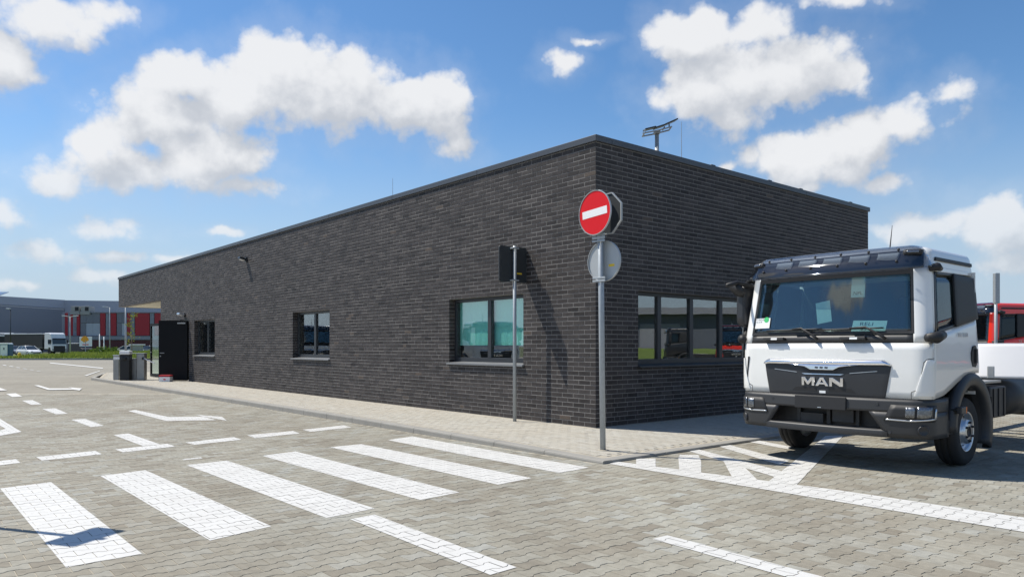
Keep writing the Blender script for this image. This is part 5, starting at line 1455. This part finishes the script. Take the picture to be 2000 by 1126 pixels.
# the stripe and the band above it
def wall_strip(a, b, z0a, z1a, z0b, z1b, m, name, off):
    d_ = Vector((b[0]-a[0], b[1]-a[1], 0)).normalized(); n_ = Vector((d_.y, -d_.x, 0))*off
    p = [(a[0], a[1], z0a), (b[0], b[1], z0b), (b[0], b[1], z1b), (a[0], a[1], z1a)]
    vs = [tuple(Vector(v)) for v in p] + [tuple(Vector(v)+n_) for v in p]
    return MB().add(vs, [(0,1,2,3),(4,7,6,5),(0,4,5,1),(1,5,6,2),(2,6,7,3),(3,7,4,0)]).build(name, m, hall)
wall_strip(A_, B_, 10.2, 10.5, zs_, zs_+.3, M['clad2'], 'trim', .16)
wall_strip(A_, B_, 10.5, 11.6, zs_+.3, PX(0, 585.5, 180)[2], M['clad'], 'cladding_board', .12)
wall_strip(B_, C_, 0, PX(0, 586, 180)[2], 0, PX(0, 590, 186)[2], M['clad'], 'wall', .12)
MB().add([(A_[0],A_[1],11.5),(B_[0],B_[1],12.5),(C_[0],C_[1],12.2),(C_[0]+5,C_[1]+80,12.2),(A_[0],A_[1]+140,11.5)], [(0,1,2,3,4)]).build('roof', M['clad2'], hall)
a = H(-60, 580, 170); b = H(28, 571, 170)
for k in range(2):
    x0 = H(-20+26*k, 0, 168)[0]; x1 = H(4+25*k, 0, 168)[0]
    MB().add([(x0,a[1]-8,PX(0,580,168)[2]),(x1+.6,a[1]-8,PX(0,580,168)[2]),(x1,a[1]-4,PX(0,571,168)[2]),(x0,a[1]-4,PX(0,571,168)[2])], [(0,1,2,3)]).build('skylight', M['officeglass'], hall, solid=.1)
# office front: panels side by side, each its own
off0 = empty('office_block', PX(126, 676, 150)[:2] + (0,), label='two storey office front of red and grey panels joined to the warehouse', category='office building')
ox, oy = off0.location.x, off0.location.y
YO = 150.0
def OP(name, px0, px1, py0, py1, m, th=.25, lift=0.0):
    x0 = PX(px0, 0, YO)[0]-ox; x1 = PX(px1, 0, YO)[0]-ox; z1 = PX(0, py0, YO)[2]; z0 = max(0, PX(0, py1, YO)[2])
    return MB().box(x0+.015, x1-.015, -lift-th, -lift, z0+.01, z1-.01).build(name, m, off0)
MB().box(PX(122,0,YO)[0]-ox, PX(420,0,YO)[0]-ox, .02, 26, 0, PX(0,609.5,YO)[2]).build('wall', M['officegrey'], off0)
for p0, p1, m in ((122,128,'clad2'),(128,134,'officered'),(134,139,'clad2'),(139,144,'officered'),(144,151,'officegrey'),(151,157,'officered'),(197,207,'officered'),(208,216,'officegrey'),(217,228,'officered'),(249,256,'officered'),
                  (256,264,'officegrey'),(265,293,'officered'),(294,302,'officegrey'),(303,316,'officered'),(317,330,'officegrey'),(331,352,'officered')):
    OP('facade_panel', p0, p1, 611, 655, M[m], .25)
for p0, p1 in ((158,169),(169,182),(182,196),(229,239),(239,248)):
    w = OP('window', p0, p1, 611, 630, M['officeglass'], .12); OP('window', p0, p1, 631, 655, M['officepale'] if p0 in (169,182,239) else M['officeglass'], .12)
OP('window', 147, 150, 630, 646, M['officeglass'], .30)
OP('facade_band', 157, 420, 656, 663, M['officegrey'], .5)
OP('facade_band', 157, 420, 609, 611, M['clad2'], .4)
for k in range(6): OP('plinth_panel', 170+30*k, 200+30*k, 664, 688, M['officedark'], .2)
OP('porch', 136, 160, 656, 682, M['clad2'], 1.2)
for px0, px1 in ((138, 155), (157, 175)):
    t = empty('ventilation_unit', PX((px0+px1)/2, 676, YO-.5)[:2] + (PX(0, 610, YO)[2],), label='boxy roof fan unit on the office block, ' + ('left of the pair' if px0 == 138 else 'right of the pair'), category='fan unit', group='fan units on the office roof')
    MB().box(-.85, .85, 0, 2, .18, 1.25).build('housing', M['concrete'], t, bevel=.04); MB().box(.0, .72, -.03, 0, .32, 1.1).build('grille', M['black'], t); MB().box(-.95, .95, -.05, 2, -.4, .18).build('base', M['concrete'], t)
# ------------------------------------------------------------------ parked vehicles at the far left
M['carwhite'] = mat('car_white', (.70, .71, .72), .3, coat=.5, var=.01); M['carsilver'] = mat('car_silver', (.34, .37, .40), .32, .5, coat=.5, var=.02)
M['carblue'] = mat('car_dark_blue', (.02, .035, .075), .3, coat=.5, var=.02); M['carglass'] = mat('car_glass', (.025, .032, .038), .08, 0, .7, var=.1)
def make_car(paint):
    t = empty('car')
    sec = [(2.15,.62,.30,.55,.60),(2.05,.78,.26,.66,.72),(1.6,.86,.22,.78,.80),(.9,.89,.20,.90,.84),(.75,.89,.20,.93,.84),(-.9,.90,.20,.95,.85),(-1.5,.89,.22,.96,.83),(-2.0,.84,.28,.92,.76),(-2.15,.74,.36,.80,.66)]
    rows = []
    for x, w, zb, zt, wt in sec:
        rows.append([(x,-w*.9,zb),(x,-w,zb+.12),(x,-w,zt-.16),(x,-wt,zt-.02),(x,-wt*.5,zt),(x,wt*.5,zt),(x,wt,zt-.02),(x,w,zt-.16),(x,w,zb+.12),(x,w*.9,zb)])
    b = MB().grid(rows); n = 10; b.add(rows[0], [tuple(range(n))]); b.add(rows[-1], [tuple(range(n))])
    b.build('body', paint, t, smooth=True, bevel=.02)
    gh = [(.95,.80,.90),(.15,.66,1.40),(-1.1,.64,1.42),(-1.85,.74,.95)]
    rows = [[(x,-w-.05 if z < 1 else -w,z if z < 1 else z),(x,-w*.9,z+.01),(x,w*.9,z+.01),(x,w+.05 if z < 1 else w,z)] for x, w, z in gh]
    base = [[(.95,-.82,.88),(.95,.82,.88)],]
    g = MB()
    lo_ = [(.98,.83,.88),(.5,.84,.90),(-1.2,.84,.92),(-1.95,.80,.90)]; up_ = [(.10,.63,1.40),(-.1,.64,1.42),(-1.05,.63,1.42),(-1.35,.60,1.37)]
    vs = [(x,-w,z) for x,w,z in lo_] + [(x,-w,z) for x,w,z in up_] + [(x,w,z) for x,w,z in lo_] + [(x,w,z) for x,w,z in up_]
    fs = [(i,i+1,i+5,i+4) for i in range(3)] + [(8+i,12+i,13+i,9+i) for i in range(3)] + [(0,4,12,8),(3,11,15,7)] + [(4+i,5+i,13+i,12+i) for i in range(3)]
    g.add(vs, fs).build('windows', M['carglass'], t)
    MB().grid([[(.13,-.60,1.41),(.13,0,1.43),(.13,.60,1.41)],[(-.4,-.63,1.445),(-.4,0,1.475),(-.4,.63,1.445)],[(-1.05,-.61,1.435),(-1.05,0,1.46),(-1.05,.61,1.435)],[(-1.38,-.58,1.38),(-1.38,0,1.40),(-1.38,.58,1.38)]]).build('roof', paint, t, smooth=True, solid=.03)
    mb = MB()
    for sg in (1, -1): mb.tube([(.99, sg*.80, .90), (.12, sg*.62, 1.42)], .035, 6); mb.tube([(-.35, sg*.84, .92), (-.35, sg*.645, 1.42)], .03, 6); mb.tube([(-1.9, sg*.78, .92), (-1.36, sg*.6, 1.39)], .05, 6)
    mb.build('pillar', paint, t)
    for x in (1.32, -1.32):
        for sg in (1, -1):
            w = MB().lathe([(.2,-.1),(.30,-.1),(.32,-.06),(.32,.06),(.30,.1),(.2,.1)], lambda a, b, o: (x+a, sg*(.80+o), .32+b), 20).build('wheel', M['tyre'], t, smooth=True)
            MB().lathe([(.2,.07),(.12,.09),(0,.08)], lambda a, b, o: (x+a, sg*(.80+o), .32+b), 16).build('rim', M['silver'], w, smooth=True)
    for sg in (1, -1):
        MB().cbox((2.07, sg*.60, .60), (.16, .28, .13), rz=-sg*.4).build('headlight', M['lens'], t, bevel=.03)
        MB().cbox((-2.12, sg*.62, .74), (.10, .24, .12)).build('tail_light', M['red'], t, bevel=.02)
        MB().cbox((.70, sg*.98, .96), (.10, .16, .12)).build('wing_mirror', paint, t, bevel=.03)
    MB().cbox((2.13, 0, .48), (.08, .95, .16)).build('grille', M['black'], t, bevel=.02)
    return t
car = make_car(M['carwhite'])
def place_car(px, Y, rz, label, swap=None, first=False, z=0.0):
    c = car if first else copy_tree(car, None, swap)
    X_, Y_, _ = PX(px, 676, Y); c.location = (X_, Y_, z); c.rotation_euler = (0, 0, rz); tag(c, label, 'car', 'cars parked beyond the grass'); return c
place_car(57, 106, R(-32), 'white saloon parked in front of the dark trailer', first=True)
place_car(27, 112, R(-38), 'silver car half hidden behind the portable toilet', {'car_white': M['carsilver']})
place_car(246, 100, R(-170), 'white car partly hidden by the barrier cabinet', None)
place_car(302, 104, R(-20), 'dark blue car seen behind the turnstile and glazed door', {'car_white': M['carblue']})
place_car(2, 108, R(-80), 'dark car cut by the left edge beside the portable toilet', {'car_white': M['carblue']})
# white delivery van with a flat pale roof behind the grass
X_, Y_, _ = PX(157, 676, 112)
t = empty('van', (X_, Y_, 0), R(-25), label='grey van with a white roof parked right of the semi truck', category='van')
MB().prism([(1.9,.35),(1.9,.95),(1.35,1.12),(.75,1.72),(-1.6,1.78),(-1.7,.35)], lambda x, z, y: (x, y, z), -.9, .9).build('body', M['chassis'], t, bevel=.06)
MB().box(-1.65, .85, -.88, .88, 1.79, 1.86).build('roof', M['carwhite'], t, bevel=.04)
for x in (1.1, -1.0):
    for sg in (1, -1): MB().lathe([(0,-.1),(.33,-.1),(.33,.1),(0,.1)], lambda a, b, o: (x+a, sg*(.82+o), .33+b), 16).build('wheel', M['tyre'], t)
MB().cbox((1.12, 0, 1.36), (.02, 1.5, .55), ry=-.78).build('windscreen', M['carglass'], t)
# articulated lorry
X_, Y_, _ = PX(116, 676, 125)
t = empty('semi_truck', (X_, Y_, 0), R(-28), label='white semi truck with a long dark curtain trailer parked before the warehouse', category='semi truck')
W_ = M['carwhite']
MB().prism([(0,.5),(0.02,1.5),(-.12,2.6),(-.42,3.45),(-.9,3.65),(-2.2,3.62),(-2.25,.9),(-1.2,.9),(-1.0,1.15),(-.6,1.15),(-.4,.6)], lambda x, z, y: (x, y, z), -1.22, 1.22).build('cab', W_, t, bevel=.10, seg=3)
MB().prism([(.03,1.72),(-.10,2.62),(-.13,2.62),(0,1.72)], lambda x, z, y: (x, y, z), -1.12, 1.12).build('windscreen', M['carglass'], t)
MB().box(.0, .06, -.95, .95, .42, 1.45).build('grille', M['black'], t, bevel=.03)
MB().prism([(-.12,2.72),(.10,2.62),(.10,2.58),(-.12,2.66)], lambda x, z, y: (x, y, z), -1.15, 1.15).build('visor', M['black'], t)
for sg in (1, -1):
    MB().box(.01, .05, sg*1.0-.16, sg*1.0+.16, .62, .95).build('headlight', M['lens'], t)
    MB().cbox((-.1, sg*1.42, 2.2), (.12, .22, .6)).build('mirror', M['black'], t, bevel=.03)
    MB().box(-1.15, -.35, sg*1.235-.01, sg*1.235+.01, 1.75, 2.5).build('side_window', M['carglass'], t)
    for x in (-.85, -3.6, -9.2, -10.5, -11.8): MB().lathe([(0,-.14),(.5,-.14),(.5,.14),(.3,.15),(0,.05)], lambda a, b, o: (x+a, sg*(1.05+o), .5+b), 20).build('wheel', M['tyre'], t)
M['curtain'] = mat('dark_curtain', (.022, .024, .026), .6, var=.1, scale=.5)
MB().box(-14.2, -2.75, -1.25, 1.25, 1.18, 3.42).build('trailer', M['curtain'], t, bevel=.03)
MB().box(-14.22, -2.72, -1.27, 1.27, 3.42, 3.56).build('trailer_roof', W_, t, bevel=.02)
MB().box(-14.2, -2.2, -.5, .5, .75, 1.17).build('chassis', M['chassis'], t)
MB().box(-14.21, -2.74, -1.262, 1.262, 1.08, 1.17).build('side_rail', M['steel'], t)
for px, Y, zt, lab in ((2, 138, 3.45, 'white roofed trailer behind the dark one, left edge'), (18, 142, 3.95, 'second pale trailer roof behind the dark trailer')):
    X_, Y_, _ = PX(px, 676, Y); u = empty('trailer', (X_, Y_, 0), R(-75), label=lab, category='trailer', group='trailers behind the semi truck')
    MB().box(-5, 1.5, -1.25, 1.25, 1.1, zt-.25).build('body', M['curtain'], u, bevel=.03); MB().box(-5.02, 1.52, -1.27, 1.27, zt-.25, zt).build('roof', W_, u, bevel=.03)
    for x in (-3.6, -2.4): 
        for sg in (1, -1): MB().lathe([(0,-.14),(.5,-.14),(.5,.14),(0,.14)], lambda a, b, o: (x+a, sg*(1.05+o), .5+b), 16).build('wheel', M['tyre'], u)
    MB().box(-5, 1.4, -.5, .5, .7, 1.1).build('chassis', M['chassis'], u)
# portable toilet
X_, Y_, _ = PX(12, 676, 96)
t = empty('portable_toilet', (X_, Y_, 0), R(12), label='blue portable toilet with a white door at the left edge', category='portable toilet')
M['ptblue'] = mat('toilet_blue', (.02, .085, .16), .5, var=.05)
MB().box(-.60, .60, -.58, .58, 0, 1.62).build('body', M['ptblue'], t, bevel=.03)
MB().box(-.44, .40, -.62, -.585, .12, 1.55).build('door', M['white'], t, bevel=.02)
MB().prism([(-.62,1.62),(-.5,1.80),(.5,1.80),(.62,1.62)], lambda x, z, y: (x, y, z), -.6, .6).build('roof', M['white'], t, bevel=.04)
MB().box(-.10, .08, -.626, -.621, .98, 1.16).build('emblem', M['ink'], t); MB().box(-.14, .12, -.626, -.621, .85, .90).build('label', M['signgrey'], t)
# yellow hydrant
X_, Y_, _ = PX(38, 676, 76.0)
t = empty('hydrant', (X_, Y_, .10), label='yellow hydrant standing in the grass', category='hydrant')
MB().lathe([(0,.62),(.10,.60),(.14,.5),(.11,.45),(.11,.08),(.17,.06),(.17,0)], lambda a, b, o: (a, b, o), 14).build('body', M['yellow'], t, smooth=True)
MB().tube([(-.2, 0, .40), (.2, 0, .40)], .05, 8).build('outlet', M['yellow'], t)
# lamps and poles
def street_lamp(px, Y, ptop, m, label, arms=(), base=0.0):
    X_, Y_, z = PX(px, ptop, Y)
    t = empty('street_lamp', (X_, Y_, base), label=label, category='street lamp', group='street lamps beyond the yard')
    MB().tube([(0,0,0), (0,0,z-base)], [.10, .05], 8).build('pole', m, t, smooth=True)
    for dx in arms:
        MB().tube([(0,0,z-base-.05), (dx*.6,0,z-base+.06), (dx,0,z-base+.12)], .045, 6).build('arm', m, t)
        MB().cbox((dx*1.15, 0, z-base+.12), (.55, .22, .10), ry=-.1*dx).build('lamp_head', M['silver'], t, bevel=.03)
street_lamp(20.5, 100, 604, M['anthracite'], 'black straight lamp post in front of the grey hall at the far left', (-.25,))
street_lamp(137, 104, 618, M['galv'], 'double armed lamp post in front of the red panels', (-.75, .75))
street_lamp(214.5, 120, 600, M['galv'], 'tall lamp post in front of the office block between red panels', (-.8,))
street_lamp(245.5, 60, 590, M['galv'], 'plain galvanised pole rising behind the barrier', ())
street_lamp(194.5, 98, 652, M['white'], 'thin white pole in front of the dark red plinth', ())
street_lamp(203, 98, 657, M['white'], 'thin white stake beside the thin white pole', ())
# orange shell shaped sign on a white board
X_, Y_, _ = PX(167, 676, 108)
t = empty('fuel_sign', (X_, Y_, 0), label='white sign board with an orange fan shaped emblem by the office block', category='sign')
MB().tube([(0,0,0), (0,0,2.2)], .05, 8).build('post', M['galv'], t)
MB().box(-.90, .90, 0, .12, 1.35, 2.75).build('board', M['white'], t, bevel=.02)
fan = [(.18,0),(.24,.10)] + [(.62*math.cos(R(a))*(1.0 if k % 2 == 0 else .93), .14+.80*math.sin(R(a))*(1.0 if k % 2 == 0 else .93)) for k, a in enumerate(range(12, 170, 12))] + [(-.24,.10),(-.18,0)]
MB().prism(fan, lambda u, v, w: (u-.1, w, v+1.95), -.03, 0).build('emblem', mat('emblem_orange', (.85,.36,.02), .5), t)
MB().box(-.45, .45, -.012, 0, 1.55, 1.68).build('print', M['red'], t)
# container-like kiosk behind the turnstile
X_, Y_, _ = PX(267, 676, 92)
t = empty('concrete_block', (X_, Y_, 0), R(10), label='pale concrete box with a flat cover in the grass behind the turnstile', category='concrete box')
MB().box(-.62, .62, -.5, .5, 0, 1.5).build('body', M['concrete'], t, bevel=.03); MB().box(-.72, .85, -.6, .6, 1.5, 1.62).build('cover', M['white'], t, bevel=.02)
# sapling with sparse yellow-green leaves
X_, Y_, _ = PX(257, 676, 58)
t = empty('sapling', (X_, Y_, 0), label='young sapling with sparse yellow green leaves behind the turnstile', category='tree')
MB().tube([(0,0,0), (.03,0,1.8), (0,.02,4.1)], [.035, .028, .010], 8).build('trunk', mat('bark', (.16,.12,.08), .9, var=.25, scale=20), t)
br_ = MB(); lv = []; lr = np.random.RandomState(8)
for k in range(26):
    z = lr.uniform(1.5, 4.0); a = lr.uniform(0, 6.28); l = lr.uniform(.25, .65)*(1.1-.12*(z-1.5)); e = Vector((math.cos(a)*l, math.sin(a)*l, z+l*.55)); br_.tube([(0,0,z), e], [.012, .004], 5)
    for q in range(9):
        f_ = lr.uniform(.3, 1.1); p = Vector((0,0,z))*(1-f_) + e*f_ + Vector(lr.normal(0, .05, 3)); n = lr.normal(0, 1, (2, 3))*.055
        lv.append([p, p+Vector(n[0]), p+Vector(n[1])])
br_.build('branches', bpy.data.materials['bark'], t)
lo = tri_stuff('crown', np.array([[list(v) for v in q] for q in lv]), lr.uniform(0, 1, len(lv)), leaf_mat('sapling_leaf', [(0,(.10,.18,.02)),(.7,(.22,.28,.03)),(1,(.40,.34,.04))], .4)); lo.parent = t
# bush masses on the bank
def bush(px, Y, r, label, n=700):
    X_, Y_, _ = PX(px, 676, Y); zb = bank_z(X_, Y_ - max(0, (X_+50)/17*2.8)); rs = np.random.RandomState(int(px)); L_ = []
    for k in range(n):
        d_ = rs.normal(0, 1, 3); d_ /= np.linalg.norm(d_); rad = r*rs.uniform(.55, 1.05)*(1+.25*math.sin(d_[0]*5+px)); p = d_*rad*np.array([1.25,1,.75]); p[2] = abs(p[2])
        q = rs.normal(0, 1, (2, 3))*.16; L_.append([p, p+q[0], p+q[1]])
    t = empty('bush', (X_, Y_, zb-.05), label=label, category='bush', group='bushes on the grass bank')
    c = tri_stuff('crown', np.array(L_), rs.uniform(0, 1, n), M['bush']); c.parent = t
    MB().tube([(0,0,0), (0,0,r*.6)], .05, 6).build('stem', bpy.data.materials['bark'], t)
M['bush'] = leaf_mat('bush_leaf', [(0,(.045,.085,.014)),(.5,(.085,.15,.022)),(1,(.16,.22,.04))])
bush(205, 90, 1.15, 'broad bush on the bank below the second red panel'); bush(184, 91, .85, 'lower bush on the bank below the orange emblem'); bush(222, 92, .8, 'small bush at the right end of the bank, left of the barrier')
# ------------------------------------------------------------------ what the right-hand windows mirror: a low hall, grass in front of it
t = empty('hall', (58, 14, 0), R(-88), label='low grey hall beyond the right edge, mirrored in the wide window', category='hall')
for k in range(14): MB().box(-45+k*6.4+.02, -45+(k+1)*6.4-.02, 0, .2, 0, 4.2).build('wall_panel', M['clad3'], t)
MB().box(-45.5, 45.2, -.8, 20, 4.2, 4.8).build('roof', M['clad2'], t)
for k in range(5): MB().box(-38+k*18, -34.5+k*18, -.04, 0, 0, 3.4).build('gate', M['clad2'], t, bevel=.02)
tag(MB().grid([[(X_, Y_, -.01 + 1.15*min(1, max(0, (X_-41)/9))+.05*((i+j) % 2)) for i, X_ in enumerate(np.linspace(40, 57.5, 8))] for j, Y_ in enumerate(np.linspace(-20, 30, 12))]).build('lawn', bpy.data.materials['bank_turf']), kind='structure')
